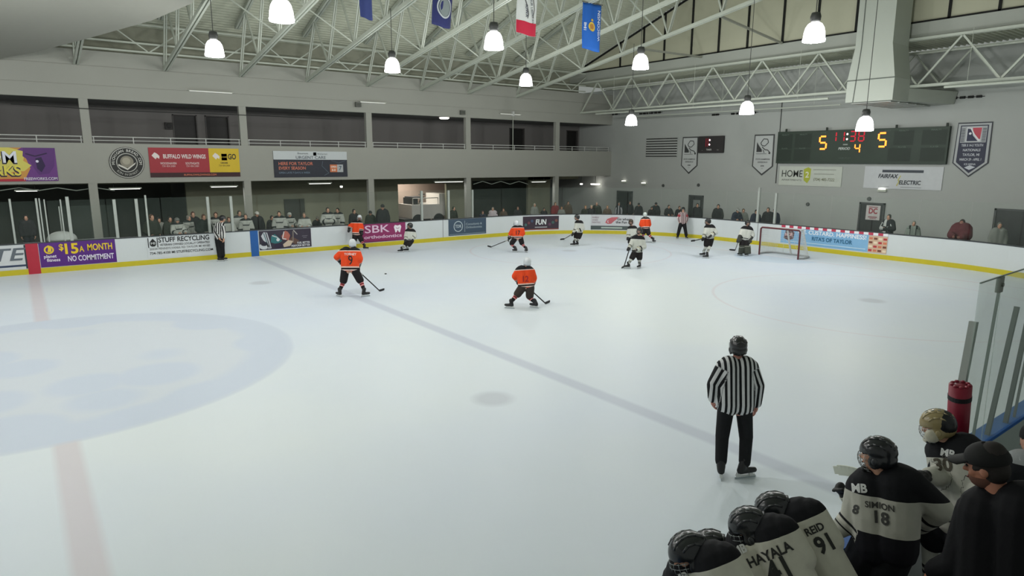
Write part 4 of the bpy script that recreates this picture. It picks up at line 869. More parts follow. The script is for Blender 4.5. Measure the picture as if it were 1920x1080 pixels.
def add_hand(mb, wrist, hand, palm_n, s=1.0, r=.009, curl=.5):
    """palm plus five separate bent fingers"""
    d = (hand-wrist).normalized(); n = (palm_n-d*palm_n.dot(d)).normalized(); sd = d.cross(n)
    L = .09*s; pal = hand
    mb.ell(pal, Matrix((sd*.042*s, n*.018*s, d*.05*s)).transposed(), 10, 6)
    for k, (o, ln) in enumerate(((-.030, .068), (-.010, .078), (.011, .073), (.031, .058))):
        a = pal+d*.035*s+sd*o*s; m1 = a+(d*(1-curl*.5)+n*curl*.6).normalized()*ln*.5*s; e = m1+(d*(1-curl)+n*curl*1.1).normalized()*ln*.5*s
        mb.caps(a, m1, r*s, r*.9*s, 6); mb.caps(m1, e, r*.9*s, r*.75*s, 6)
    a = pal-d*.02*s+sd*.035*s; m1 = a+(sd*.7+d*.6+n*.3).normalized()*.04*s; e = m1+(sd*.25+d*.9+n*.4).normalized()*.032*s
    mb.caps(a, m1, r*1.15*s, r*s, 6); mb.caps(m1, e, r*s, r*.85*s, 6)
def head_geo(mb, h, Fm, s=1.0):
    r, f, u = Fm.col[0], Fm.col[1], Fm.col[2]
    def M3(a, b, c): return Matrix((r*a*s, f*b*s, u*c*s)).transposed()
    mb.ell(h+u*.02*s, M3(.076, .095, .095), 16, 10); mb.ell(h+f*.018*s-u*.045*s, M3(.058, .070, .070), 14, 8); mb.ell(h+f*.055*s-u*.095*s, M3(.030, .030, .022), 10, 6)
    mb.caps(h+f*.088*s+u*.012*s, h+f*.112*s-u*.028*s, .009*s, .015*s, 8)
    for g in (-1, 1):
        mb.ell(h+r*g*.078*s-u*.008*s-f*.005*s, M3(.012, .020, .032), 8, 6); mb.caps(h+f*.085*s+r*g*.015*s+u*.032*s, h+f*.078*s+r*g*.048*s+u*.030*s, .010*s, .008*s, 6)
        mb.ell(h+f*.066*s+r*g*.038*s-u*.030*s, M3(.024, .02, .022), 8, 6)
    mb.caps(h+f*.088*s-r*.018*s-u*.062*s, h+f*.088*s+r*.018*s-u*.062*s, .010*s, .010*s, 6)
def face_bits(h, Fm, parent, s=1.0, beard=None):
    r, f, u = Fm.col[0], Fm.col[1], Fm.col[2]
    mb = MB()
    for g in (-1, 1): mb.ell(h+f*.084*s+r*g*.031*s+u*.008*s, Matrix((r*.013*s, f*.010*s, u*.008*s)).transposed(), 8, 6)
    mb.build('eyes', mat('eye_dark', (40, 34, 32), .2), parent, True)
    MB().caps(h+f*.097*s-r*.02*s-u*.062*s, h+f*.097*s+r*.02*s-u*.062*s, .0045*s, .0045*s, 6).build('mouth', mat('lips', (150, 92, 84), .5), parent, True)
    if beard:
        b = MB(); b.ell(h+f*.022*s-u*.066*s, Matrix((r*.064*s, f*.078*s, u*.060*s)).transposed(), 14, 8, -1, .25); b.build('beard', mat('beard', beard, .9), parent, True)
def hair_geo(mb, h, Fm, s=1.0, long=0):
    r, f, u = Fm.col[0], Fm.col[1], Fm.col[2]
    tl = Matrix((r*.086*s, (f*.9-u*.42).normalized()*.103*s, (u*.9+f*.42*.2).normalized()*.107*s)).transposed()
    mb.ell(h+u*.028*s-f*.012*s, tl, 16, 10, -.15, 1); mb.ell(h-f*.035*s-u*.01*s, Matrix((r*.080*s, f*.068*s, u*.085*s)).transposed(), 14, 8)
    if long: mb.caps(h-f*.05*s-u*.03*s, h-f*.06*s-u*.20*s, .062*s, .05*s, 10)
def helmet_parts(h, Fm, parent, col, s=1.0, cage=None, visor=False, fine=False, mark=None):
    r, f, u = Fm.col[0], Fm.col[1], Fm.col[2]
    HM = mat('helmet_shell', col, .25, var=.03, spec=.6)
    mb = MB(); mb.ell(h+u*.025*s-f*.008*s, Matrix((r*.102*s, f*.128*s, u*.116*s)).transposed(), 22, 12, -.10, 1)
    mb.ell(h-f*.045*s-u*.02*s, Matrix((r*.096*s, f*.088*s, u*.080*s)).transposed(), 18, 10)
    for g in (-1, 1):
        mb.ell(h+r*g*.086*s-u*.035*s, Matrix((r*.018*s, f*.050*s, u*.055*s)).transposed(), 12, 8)
    o = link(remesh(mb, 'helmet', .010*s if fine else .02, 1), 'helmet', HM, parent)
    if fine:
        def sf(a, b, k=1.0):   # point on the shell: a sideways, b forwards (both -1..1)
            z = math.sqrt(max(.02, 1-a*a-b*b)); return h+u*.025*s-f*.008*s+(r*a*.102+f*b*.128+u*z*.116)*s*k
        e = MB()
        for g in (-1, 1):
            e.path([sf(g*.42, q) for q in (-.75, -.45, -.1, .25, .55, .75)], .007*s, 6); e.path([sf(g*.80, q) for q in (-.5, -.2, .15, .45)], .008*s, 6)
            e.ell(h+r*g*.101*s-u*.03*s, Matrix((r*.008*s, f*.022*s, u*.026*s)).transposed(), 10, 6)
        e.path([sf(q, -.86, 1.0) for q in (-.4, 0, .4)], .008*s, 6)
        e.build('helmet_ridge', mat('helmet_ridge', tuple(min(255, c+14) for c in col), .3, spec=.6), o, True)
        v = MB()
        for g in (-1, 1):
            for k in range(3): v.caps(sf(g*(.2+.02*k), .4-.35*k, 1.005), sf(g*(.2+.02*k), .52-.35*k, 1.005), .004*s, .004*s, 6)
        v.build('vent_hole', mat('vent_hole', (150, 156, 156), .3), o, True)
        if mark:
            vs, fs = text_mesh(mark, .055*s, bold=.03); c = h-f*.150*s+u*.03*s
            MB().add([c-r*a+u*b for a, b, _ in vs], fs).build('sticker_text', mat('sticker', (190, 196, 196), .5), o)
    if cage:
        w_ = MB(); R = .118*s
        def cp(az, el): return h+f*.012*s-u*.028*s+(f*math.cos(az)*math.cos(el)*1.02+r*math.sin(az)*math.cos(el)*.82+u*math.sin(el)*.95)*R
        for el in (-.95, -.7, -.45, -.2, .05, .3): w_.path([cp(a, el) for a in np.linspace(-1.25, 1.25, 9)], .0022*s if fine else .003, 5)
        for az in (-1.1, -.75, -.4, -.13, .13, .4, .75, 1.1): w_.path([cp(az, e_) for e_ in np.linspace(-.95, .35, 6)], .0022*s if fine else .003, 5)
        w_.build('face_cage', mat('cage_wire', cage, .3, .6), o, True)
        ch = MB().caps(h+f*.085*s-u*.108*s-r*.025*s, h+f*.085*s-u*.108*s+r*.025*s, .022*s, .022*s, 8); ch.build('chin_cup', mat('chin_cup', (40, 40, 42), .5), o, True)
    if visor:
        n = 10; vs = []
        for i in range(n+1):
            a = -1.2+2.4*i/n
            for zz in (.045, -.045): vs.append(h+f*math.cos(a)*.128*s+r*math.sin(a)*.106*s+u*zz*s)
        MB().add(vs, [(2*i, 2*i+2, 2*i+3, 2*i+1) for i in range(n)]).build('visor', glass_mat('visor_plastic', (120, 130, 130), .25), o, True)
    return o
def skate(A, base, toe, parent, s=1.0, col=(34, 34, 36), name='skate'):
    """A ankle, base blade contact, toe direction"""
    A = V(A); B = V(base); t = V(toe); t.z = 0; t.normalize(); up = Vector((0,0,1)); lean = (A-B); sole = B+up*.055*s
    sd = t.cross(up)
    mb = MB(); mb.caps(A+up*.04, sole+up*.075*s-t*.035*s, .058*s, .052*s, 12); mb.caps(sole+up*.048*s-t*.05*s, sole+up*.040*s+t*.14*s, .047*s, .036*s, 12)
    o = link(remesh(mb, name, .016, 1), name, mat('skate_boot', col, .4), parent)
    b = MB(); b.bar(B+up*.012-t*.12*s, B+up*.012+t*.17*s, .008, .024); b.build('blade', mat('blade_steel', (190, 196, 200), .25, .8), o)
    b = MB(); b.bar(B+up*.035-t*.10*s, B+up*.035+t*.15*s, .02, .026); b.bar(B+up*.03-t*.08*s, sole+up*.015*s-t*.07*s, .04, .05, t); b.bar(B+up*.03+t*.10*s, sole+up*.015*s+t*.09*s, .04, .05, t); b.build('blade_holder', mat('holder_white', (200, 204, 204), .4), o)
    return o
def hockey_glove(W, H, parent, col, s=1.0, n=Vector((0,0,-1)), vox=.014):
    mb = MB(); d = (H-W).normalized(); nn = (n-d*n.dot(d)).normalized(); sd = d.cross(nn)
    mb.caps(W-d*.05*s, W+d*.03*s, .060*s, .052*s, 12); mb.ell(H, Matrix((sd*.058*s, nn*.036*s, d*.06*s)).transposed(), 12, 8)
    for o_, ln in ((-.042, .075), (-.014, .085), (.014, .08), (.042, .065)):
        a = H+d*.04*s+sd*o_*s; m1 = a+(d*.8+nn*.4).normalized()*ln*.55*s; e = m1+(d*.3+nn*.9).normalized()*ln*.5*s
        mb.caps(a, m1, .0165*s, .016*s, 8); mb.caps(m1, e, .016*s, .014*s, 8)
    a = H-d*.015*s+sd*.045*s; m1 = a+(sd*.7+d*.7+nn*.2).normalized()*.045*s; mb.caps(a, m1, .020*s, .018*s, 8); mb.caps(m1, m1+(d*.8+nn*.5).normalized()*.035*s, .018*s, .015*s, 8)
    return link(remesh(mb, 'glove', vox, 1), 'glove', mat('glove_leather', col, .6), parent)
def decal(target, txt, P, n, up, size, col, name='lettering', lift=.006, sx=.9, bold=.02, shear=0, subdiv=3):
    """letters laid on the cloth: each vertex dropped along -n on to the target mesh"""
    vs, fs = text_mesh(txt, size, bold=bold, sx=sx, shear=shear); n = n.normalized(); r = up.cross(n).normalized(); u = n.cross(r).normalized()
    bm = bmesh.new(); bv = [bm.verts.new(P+r*a+u*b+n*.3) for a, b, _ in vs]
    for f_ in fs:
        try: bm.faces.new([bv[i] for i in f_])
        except ValueError: pass
    bmesh.ops.triangulate(bm, faces=bm.faces[:])
    for _ in range(subdiv):
        ed = [e for e in bm.edges if e.calc_length() > .03]
        if not ed: break
        bmesh.ops.subdivide_edges(bm, edges=ed, cuts=1); bmesh.ops.triangulate(bm, faces=bm.faces[:])
    tm = target.data; bvh = BVHTree.FromPolygons([v.co.copy() for v in tm.vertices], [tuple(p.vertices) for p in tm.polygons])
    bad = []
    for v in bm.verts:
        hit = bvh.ray_cast(v.co, -n, .8)
        if hit[0] is None: bad.append(v)
        else: v.co = hit[0]+n*lift
    bmesh.ops.delete(bm, geom=bad, context='VERTS')
    me = bpy.data.meshes.new(name); bm.to_mesh(me); bm.free(); me.materials.append(mat('letter_print', col, .7))
    o = bpy.data.objects.new(name, me); C.objects.link(o); o.parent = target; return o

def body_parts(J, look, root_name, label, cat='person', group=None, vox=.02, s=1.0, fine=False):
    """J: world joints head neck shL shR elL elR wrL wrR haL haR hipL hipR knL knR anL anR (ftL ftR toeL toeR), face direction"""
    base = V(((J['anL'][0]+J['anR'][0])/2, (J['anL'][1]+J['anR'][1])/2, J.get('z0', 0.0)))
    j = {k: (V(v)-base) for k, v in J.items() if k not in ('face', 'z0', 'toeL', 'toeR')}
    Fm = frame(j['head'], j['neck'], J['face']); fwd = V(J['face']).normalized()
    shm = (j['shL']+j['shR'])/2; hpm = (j['hipL']+j['hipR'])/2
    # --- continuous skin body
    mb = MB(); head_geo(mb, j['head'], Fm, s*1.02)
    mb.caps(shm+(j['neck']-shm)*.2, j['head']-Fm.col[2]*.05*s, .062*s, .054*s)
    mb.caps(shm+(j['shL']-shm)*.8, shm+(j['shR']-shm)*.8, .075*s, .075*s)
    for g in 'LR':
        sh, hp = j['sh'+g], j['hip'+g]
        mb.caps(shm+(sh-shm)*.5, hpm+(hp-hpm)*.7, .105*s, .105*s)
        mb.caps(sh, j['el'+g], .055*s, .044*s); mb.caps(j['el'+g], j['wr'+g], .044*s, .030*s)
        mb.caps(hp, j['kn'+g], .082*s, .058*s); mb.caps(j['kn'+g], j['an'+g], .056*s, .040*s)
        mb.caps(j['wr'+g], j['ha'+g], .030*s, .032*s, 10)
    if not look.get('skates'):
        for g in 'LR':
            t = V(J['toe'+g]); mb.caps(j['an'+g]-Vector((0,0,.05)), j['an'+g]-Vector((0,0,.055))+t*.14*s, .040*s, .032*s, 10)
    me = remesh(mb, 'person', vox, 2)
    if not look.get('gloves'):
        hb = MB()
        for g in 'LR': add_hand(hb, j['wr'+g], j['ha'+g], -Vector((0,0,1))*.3+fwd*.2+(shm-j['sh'+g]).normalized(), s, curl=look.get('curl', .55))
        bm = bmesh.new(); bm.from_mesh(me); hm = hb.mesh('h'); hm.polygons.foreach_set('use_smooth', [True]*len(hm.polygons)); bm.from_mesh(hm); bm.to_mesh(me); bm.free(); bpy.data.meshes.remove(hm)
    me.materials.clear(); me.materials.append(mat('skin', look.get('skin', SKIN), .55, var=.06, scale=12))
    root = bpy.data.objects.new(root_name, me); C.objects.link(root); root.location = base; tag(root, label, cat, group)
    if look.get('face', True): face_bits(j['head'], Fm, root, s*1.02, look.get('beard'))
    # --- top: jersey, shirt or coat
    pad = look.get('pad', .02); tp = MB(); hem = look.get('hem', .06); down = (hpm-shm).normalized()
    tp.caps(shm+(j['shL']-shm)*.9, shm+(j['shR']-shm)*.9, (.075+pad)*s, (.075+pad)*s)
    for g in 'LR':
        sh, hp = j['sh'+g], j['hip'+g]; a = shm+(sh-shm)*.55
        tp.caps(a, hpm+(hp-hpm)*.8+down*hem, (.11+pad)*s, (.105+pad*look.get('flare', 1.0))*s, 14)
        tp.caps(sh, j['el'+g], (.060+pad)*s, (.052+pad*.9)*s); cuff = j['el'+g]+(j['wr'+g]-j['el'+g])*look.get('cuff', .97); tp.caps(j['el'+g], cuff, (.052+pad*.9)*s, (.038+pad*.7)*s)
    tp.caps(shm+(j['neck']-shm)*.1, shm+(j['neck']-shm)*.55, (.082+pad)*s, .062*s+.012)
    tm = remesh(tp, look.get('top_name', 'jersey'), vox, 2)
    P = verts(tm); rt = np.array((j['shR']-j['shL']).normalized()); A = np.array(hpm+down*(hem+.1*s)); B = np.array(shm+Vector((0,0,.06))); ax = B-A
    hg = (P-A) @ ax/(ax @ ax); tt, dt, _ = seg_t(P, A, B); lat = (P-np.array(shm)) @ rt; arm = -np.ones(len(P))
    for g in 'LR':
        sh, el, wr = j['sh'+g], j['el'+g], j['wr'+g]; t1, d1, q1 = seg_t(P, sh, el); t2, d2, q2 = seg_t(P, el, wr)
        dd = np.minimum(d1, d2); near = (dd < .105*s+pad) & (dd < dt*.80) & ((dd < .085*s+pad*.6) | (np.abs(lat) > np.linalg.norm(j['sh'+g]-shm)*.85))
        a_ = np.where(d1 < d2, t1*.5, .5+t2*.5); q = np.where((d1 < d2)[:, None], q1, q2); near &= ~((d1 < d2) & (t1 < .12))
        arm = np.where(near, a_, arm); lat = np.where(near, ((P-q) @ rt)+look.get('armlat', 0), lat)
    put_attr(tm, 'yoke', hg); put_attr(tm, 'arm', np.where(arm >= 0, arm, .45)); put_attr(tm, 'hgt', np.where(arm >= 0, .6, hg)); put_attr(tm, 'lat', lat)
    top = link(tm, look.get('top_name', 'jersey'), look['top'], root)
    # --- trousers / hockey pants
    pm = MB(); lw = look.get('legw', .03)
    for g in 'LR':
        hp, kn, an = j['hip'+g], j['kn'+g], j['an'+g]
        pm.caps(hpm+(hp-hpm)*.8-down*.08, hp, .105*s, (.088+lw)*s)
        if look.get('socks'):
            pm.caps(hp, hp+(kn-hp)*.82, (.090+lw)*s, (.082+lw*.9)*s)
        else:
            pm.caps(hp, kn, (.088+lw)*s, (.068+lw)*s); pm.caps(kn, kn+(an-kn)*.97, (.066+lw)*s, (.056+lw)*s)
    pme = remesh(pm, 'trousers', vox, 1); Pp = verts(pme); put_attr(pme, 'lat', (Pp-np.array(hpm)) @ rt)
    link(pme, look.get('pants_name', 'hockey_pants' if look.get('socks') else 'trousers'), look['pants'], root)
    if look.get('socks'):
        for g in 'LR':
            sm_ = MB(); kn, an = j['kn'+g], j['an'+g]; k0 = kn+(j['hip'+g]-kn)*.22; sm_.caps(k0, kn, .070*s, .074*s); sm_.caps(kn, an, .070*s, .050*s)
            if look.get('padw'): sm_.bar(k0+fwd*.06, an+fwd*.05-Vector((0,0,.08)), .27*s, .13*s, fwd)
            so = remesh(sm_, 'sock', vox, 1); Q = verts(so); t_, _, _ = seg_t(Q, k0, an); put_attr(so, 'arm', t_); link(so, 'leg_pad' if look.get('padw') else 'sock', look['socks'], root)
    if look.get('skates'):
        for g in 'LR': skate(j['an'+g], j['ft'+g], V(J['toe'+g]), root, s, look['skates'])
    else:
        for g in 'LR':
            t = V(J['toe'+g]).normalized(); an = j['an'+g]; sh_ = MB().caps(an-Vector((0,0,.045))-t*.03, an-Vector((0,0,.055))+t*.17*s, .048*s, .038*s, 10)
            link(remesh(sh_, 'shoe', .02, 1), 'shoe', mat('shoe_dark', (34, 33, 34), .5), root)
    if look.get('gloves'):
        for g in 'LR': hockey_glove(j['wr'+g], j['ha'+g], root, look['gloves'], s*look.get('glove_s', 1.0), vox=.010 if fine else .016)
    hd = look.get('head', ('hair', (60, 46, 38)))
    if hd[0] == 'helmet': top_h = helmet_parts(j['head'], Fm, root, hd[1], s*look.get('helm_s', 1.04), look.get('cage'), look.get('visor'), fine, look.get('mark'))
    else:
        hm_ = MB(); hair_geo(hm_, j['head'], Fm, s*1.02, look.get('long', 0)); r, f, u = Fm.col[0], Fm.col[1], Fm.col[2]
        link(remesh(hm_, 'hair', .016, 1), 'hair', mat('hair', hd[1] if hd[0] == 'hair' else look.get('hair', (58, 46, 40)), .8, var=.2, scale=30), root)
        if hd[0] == 'cap':
            cm = MB(); h = j['head']; cm.ell(h+u*.045*s-f*.006*s, Matrix((r*.094*s, f*.112*s, u*.092*s)).transposed(), 20, 10, -.12, 1); bs = look.get('brim', 1.0)
            vs = []; n_ = 10
            for i in range(n_+1):
                a = -.95+1.9*i/n_; e0 = h+u*.048*s+(f*math.cos(a)*.105+r*math.sin(a)*.088)*s; e1 = e0+(f*(.085*math.cos(a*.8))*bs-u*.022)*s
                vs += [e0+u*.004, e1+u*.004, e0-u*.006, e1-u*.006]
            cm.add(vs, [q for i in range(n_) for q in ((4*i, 4*i+1, 4*i+5, 4*i+4), (4*i+2, 4*i+6, 4*i+7, 4*i+3), (4*i+1, 4*i+3, 4*i+7, 4*i+5))]+[(0, 2, 3, 1), (4*n_, 4*n_+1, 4*n_+3, 4*n_+2)])
            o = cm.build('cap', mat('cap_cloth', hd[1], .8), root, True)
            if fine: MB().ell(h+u*.138*s, Matrix((r*.012, f*.012, u*.006)).transposed(), 10, 6).build('cap_button', mat('cap_cloth', hd[1], .8), o, True)
        if hd[0] == 'beanie':
            MB().ell(j['head']+u*.035*s-f*.008*s, Matrix((r*.094*s, f*.108*s, u*.108*s)).transposed(), 18, 10, -.2, 1).build('beanie', mat('knit', hd[1], .9), root, True)
    return root, top, j, base, Fm

# ---- canonical standing figure in world space
def stand_joints(x, y, z, H, heading, pose=0, lean=0.0):
    s = H/1.75; f = Vector((math.cos(heading), math.sin(heading), 0)); r = Vector((f.y, -f.x, 0)); u = Vector((0,0,1)); o = Vector((x, y, z))
    def Q(a, b, c): return o+r*a*s+f*(b+lean*max(0, c-.95))*s+u*c*s
    J = {'head': Q(0, .03, 1.64), 'neck': Q(0, 0, 1.50), 'shL': Q(-.17, 0, 1.42), 'shR': Q(.17, 0, 1.42), 'hipL': Q(-.09, 0, .93), 'hipR': Q(.09, 0, .93), 'knL': Q(-.11, .02, .50), 'knR': Q(.11, .02, .50), 'anL': Q(-.12, -.02, .09), 'anR': Q(.12, -.02, .09)}
    arms = {0: ((.25, .02, 1.14), (.24, .10, .88), (.24, .13, .80)), 1: ((.26, .12, 1.16), (.18, .38, 1.14), (.14, .46, 1.13)), 2: ((.27, .04, 1.15), (.05, .24, 1.16), (-.02, .22, 1.18)), 3: ((.28, -.04, 1.15), (.20, .16, 1.02), (.16, .20, .97))}[pose]
    for g, sg in (('L', -1), ('R', 1)):
        for nm, (a, b, c) in zip(('el', 'wr', 'ha'), arms): J[nm+g] = Q(a*sg, b, c)
    J['face'] = f; J['toeL'] = (f-r*.3).normalized(); J['toeR'] = (f+r*.3).normalized(); J['z0'] = z
    return J, s
# ================================================================== SKATERS ON THE ICE
WJ, OR_, BK = (196, 198, 190), (226, 74, 34), (30, 30, 32)
WHITE_JERSEY = cloth('white_jersey', WJ, [('yoke', .87, 1.8, BK), ('hgt', .10, .16, BK), ('arm', .74, .82, BK), ('arm', .86, .90, (150, 140, 100))])
ORANGE_JERSEY = cloth('orange_jersey', OR_, [('yoke', .97, 1.8, BK), ('yoke', .93, .97, (226, 200, 190)), ('hgt', .17, .23, (226, 200, 190)), ('hgt', .09, .17, BK), ('hgt', .03, .09, (226, 200, 190)), ('arm', .70, .75, (226, 200, 190)), ('arm', .75, .84, BK), ('arm', .84, .88, (226, 200, 190)), ('arm', .88, 1.1, BK)])
DARK_PANTS = cloth('black_hockey_pants', (36, 33, 34)); ORANGE_SOCK = cloth('black_orange_sock', BK, [('arm', .26, .36, (222, 150, 150)), ('arm', .36, .50, (120, 34, 40)), ('arm', .50, .60, (222, 150, 150))])
WHITE_SOCK = cloth('white_sock', WJ, [('arm', .55, .62, BK), ('arm', .68, .74, BK)])
REF_SHIRT = cloth('striped_shirt', (206, 208, 210), stripes=(.062, .48, (26, 27, 30))); REF_SMALL = cloth('striped_shirt_small', (206, 206, 204), stripes=(.085, .5, (34, 34, 36)))
REF_RED = cloth('striped_shirt_armband', (190, 176, 176), [('arm', .1, .35, (150, 60, 66))], stripes=(.085, .5, (90, 66, 70)))
BLACK_TROUSER = cloth('black_trousers', (27, 28, 31))
def dirs(P):
    f = np.array([P[0]-CP[0], P[1]-CP[1], 0]); f = f/np.linalg.norm(f); return Vector(f), Vector((f[1], -f[0], 0))
def pose(sp, s=1.0, dz=0.0):
    """joints given as seen in the photograph (x, y, metres further away) around the two skate contacts on the ice"""
    J = {}; fl = [on(sp['ft'+g][0], sp['ft'+g][1], 2, sp.get('lift'+g, 0.0)) for g in 'LR']
    d0 = (depth(fl[0])+depth(fl[1]))/2+dz; vf, rt = dirs(fl[0])
    for k, v in sp.items():
        if k[:4] == 'lift' or k in ('face', 'toeL', 'toeR', 'ftL', 'ftR'): continue
        J[k] = V(at(v[0], v[1], d0+(v[2] if len(v) > 2 else 0)))
    for g, p in zip('LR', fl):
        J['ft'+g] = V(p); a = V(p)+Vector((0,0,.165*s)); kn = J['kn'+g]; J['an'+g] = a+(kn-a)*.10
        t = sp['toe'+g]; J['toe'+g] = (rt*t[0]+vf*t[1]).normalized()
    for g in 'LR':
        if 'wr'+g not in J: J['wr'+g] = J['el'+g]+(J['ha'+g]-J['el'+g])*.74
    a, b = sp['face']; J['face'] = (rt*a+vf*b).normalized(); J['z0'] = 0.0
    J['hipL'] = V(at(*sp['hipL'][:2], d0+(sp['hipL'][2] if len(sp['hipL']) > 2 else 0))); return J, d0
def stick(pts, d0, label, blade=(30, 30, 32), shaft=(34, 34, 36), r=.014, ground=True, taped=None, top=None):
    """pts: hand end, heel, toe in the photograph with extra depth"""
    a = V(at(pts[0][0], pts[0][1], d0+pts[0][2]))
    if ground: h = V(on(pts[1][0], pts[1][1], 2, .03)); t = V(on(pts[2][0], pts[2][1], 2, .04))
    else: h = V(at(pts[1][0], pts[1][1], d0+pts[1][2])); t = V(at(pts[2][0], pts[2][1], d0+pts[2][2]))
    if (t-h).length > .36: t = h+(t-h).normalized()*.36
    if (t-h).length < .2: t = h+(t-h).normalized()*.26
    mb = MB(); mb.bar(a-h, Vector((0,0,0)), .024, .032); o = mb.build('hockey_stick', mat('stick_shaft', shaft, .4), loc=h)
    b = MB(); n = 5; L = t-h; sd = L.cross(Vector((0,0,1))).normalized()
    for i in range(n):
        p0 = L*(i/n)+sd*.03*math.sin(i/n*1.6); p1 = L*((i+1)/n)+sd*.03*math.sin((i+1)/n*1.6); b.bar(p0, p1, .012, .07-.01*(i == n-1))
    b.build('stick_blade', mat('stick_blade', blade, .6), o); tp = MB(); tp.bar((a-h)*.90, (a-h)*1.0, .032, .038); tp.build('grip_tape', mat('tape', (190, 190, 186), .8), o)
    tag(o, label, 'hockey stick'); return o
OL = dict(top=ORANGE_JERSEY, pants=DARK_PANTS, socks=ORANGE_SOCK, skates=(30, 30, 32), gloves=(28, 27, 28), head=('helmet', (206, 210, 214)), pad=.045, hem=-.09, legw=.035, visor=False, cage=(90, 90, 90), skin=(190, 150, 130))
WL = dict(OL, top=WHITE_JERSEY, socks=WHITE_SOCK, head=('helmet', (36, 38, 40)))
RLk = dict(top=REF_SMALL, pants=BLACK_TROUSER, skates=(26, 26, 28), head=('helmet', (28, 29, 31)), pad=.022, hem=.0, legw=.03, top_name='striped_shirt', pants_name='trousers', visor=True)
ICE = {}
def skater(key, sp, look, label, s=1.0, vox=.02, fine=False, dz=0, group=None):
    J, d0 = pose(sp, s, dz); r = body_parts(J, look, 'person', label, 'person', group, vox, s, fine); ICE[key] = (r, d0, J); return r, d0, J
# number 9, orange, back to the camera
(r9, t9, j9, b9, F9), d9, J9 = skater('nine', dict(head=(661, 457), neck=(661, 466), shL=(643, 472), shR=(670, 472.5), elL=(631.5, 482), haL=(637.5, 489.5, .12), elR=(675, 485), haR=(672, 501, .30), hipL=(647, 508), hipR=(666, 508),
    knL=(643.5, 530, .10), knR=(677, 529, .10), ftL=(636.5, 556.5), ftR=(684, 556.5), toeL=(-.5, .8), toeR=(.9, .4), face=(.25, 1)), OL, 'skater in orange number 9 jersey seen from behind, white helmet, legs apart', 1.04, .018)
vf, rt = dirs(b9); decal(t9, '9', (j9['shL']+j9['shR'])/2-Vector((0,0,.24)), -vf, Vector((0,0,1)), .38, BK, 'jersey_number', sx=.75, bold=.01); decal(t9, 'TORNEY', (j9['shL']+j9['shR'])/2-Vector((0,0,.05)), -vf, Vector((0,0,1)), .10, (226, 214, 208), 'name_letters')
stick([(676, 512, .3), (711.5, 545, 0), (719, 542, 0)], d9, 'black hockey stick of the number 9 skater, blade right')
(rB, tB, jB, bB, FB), dB, JB = skater('crouch', dict(head=(988.6, 492), neck=(987, 501), shL=(973, 507), shR=(996.5, 509), elL=(965.5, 518, .05), haL=(973, 530, .25), elR=(1001, 521), haR=(998.5, 536, .25), hipL=(980, 538), hipR=(994, 539),
    knL=(968.5, 554, .1), knR=(993, 558, .12), ftL=(957, 578.5), ftR=(1003, 577.5), toeL=(-.95, .3), toeR=(-.8, .5), face=(-.1, 1)), dict(OL, pants=cloth('brown_black_pants', (62, 54, 50))), 'orange jersey skater in the middle of the ice, knees bent, white helmet, back turned', 1.02, .018)
vf, rt = dirs(bB); decal(tB, '12', (jB['shL']+jB['shR'])/2-Vector((0,0,.2)), -vf, Vector((0,0,1)), .22, (150, 24, 34), 'jersey_number')
stick([(996.5, 545, .25), (1022.3, 568.5, 0), (1026.5, 566, 0)], dB, 'black hockey stick of the orange skater in the middle of the ice')
r_, dC, JC = skater('boards', dict(head=(674, 408.5), neck=(673.5, 415), shL=(663.5, 419), shR=(676.5, 420), elL=(656, 424, -.05), haL=(654, 431, -.15), elR=(679, 428), haR=(678, 437, -.1), hipL=(665.5, 441), hipR=(673.5, 441.5),
    knL=(664.5, 452, -.05), knR=(678.5, 452.5, -.05), ftL=(664, 468.5), ftR=(684.5, 468.5), toeL=(-.4, -.9), toeR=(1, -.2), face=(-.1, -1)), OL, 'orange jersey skater against the boards left of the orthodontics sign, facing the rink', 1.0, .022)
r_, dD, JD = skater('blur', dict(head=(768.5, 423.5), neck=(768, 430), shL=(763.5, 434), shR=(775.5, 435), elL=(761, 443, -.05), haL=(760, 450, -.2), elR=(778, 443), haR=(773, 449, -.1), hipL=(765, 451), hipR=(771.5, 451),
    knL=(760, 459.5, -.1), knR=(765.5, 460.5, -.1), ftL=(752.5, 473.5), ftR=(763, 472), toeL=(-1, -.2), toeR=(-1, 0), face=(-1, -.1)), WL, 'white jersey skater gliding left beside the magenta orthodontics sign', 1.0, .022)
(rE, tE, jE, bE, FE), dE, JE = skater('seventeen', dict(head=(967.8, 419), neck=(968.5, 426), shL=(962.5, 429), shR=(978.5, 428.5), elL=(957, 438, .1), haL=(953.5, 449, .15), elR=(981, 438), haR=(958, 446, .3), hipL=(965.5, 447.5), hipR=(976, 447.5),
    knL=(958.5, 457.5, .1), knR=(979, 457.5, .1), ftL=(966.5, 473), ftR=(987, 473.5), toeL=(-.7, .5), toeR=(-.4, .8), face=(-.6, .8)), OL, 'orange number 17 skater near the dark FUN sign, stick reaching left', 1.02, .022)
vf, rt = dirs(bE); decal(tE, '17', (jE['shL']+jE['shR'])/2-Vector((0,0,.17)), -vf, Vector((0,0,1)), .26, BK, 'jersey_number')
stick([(951.5, 450.5, .15), (921, 463, 0), (910, 460.5, 0)], dE, 'dark hockey stick reaching left from the number 17 skater', r=.012)
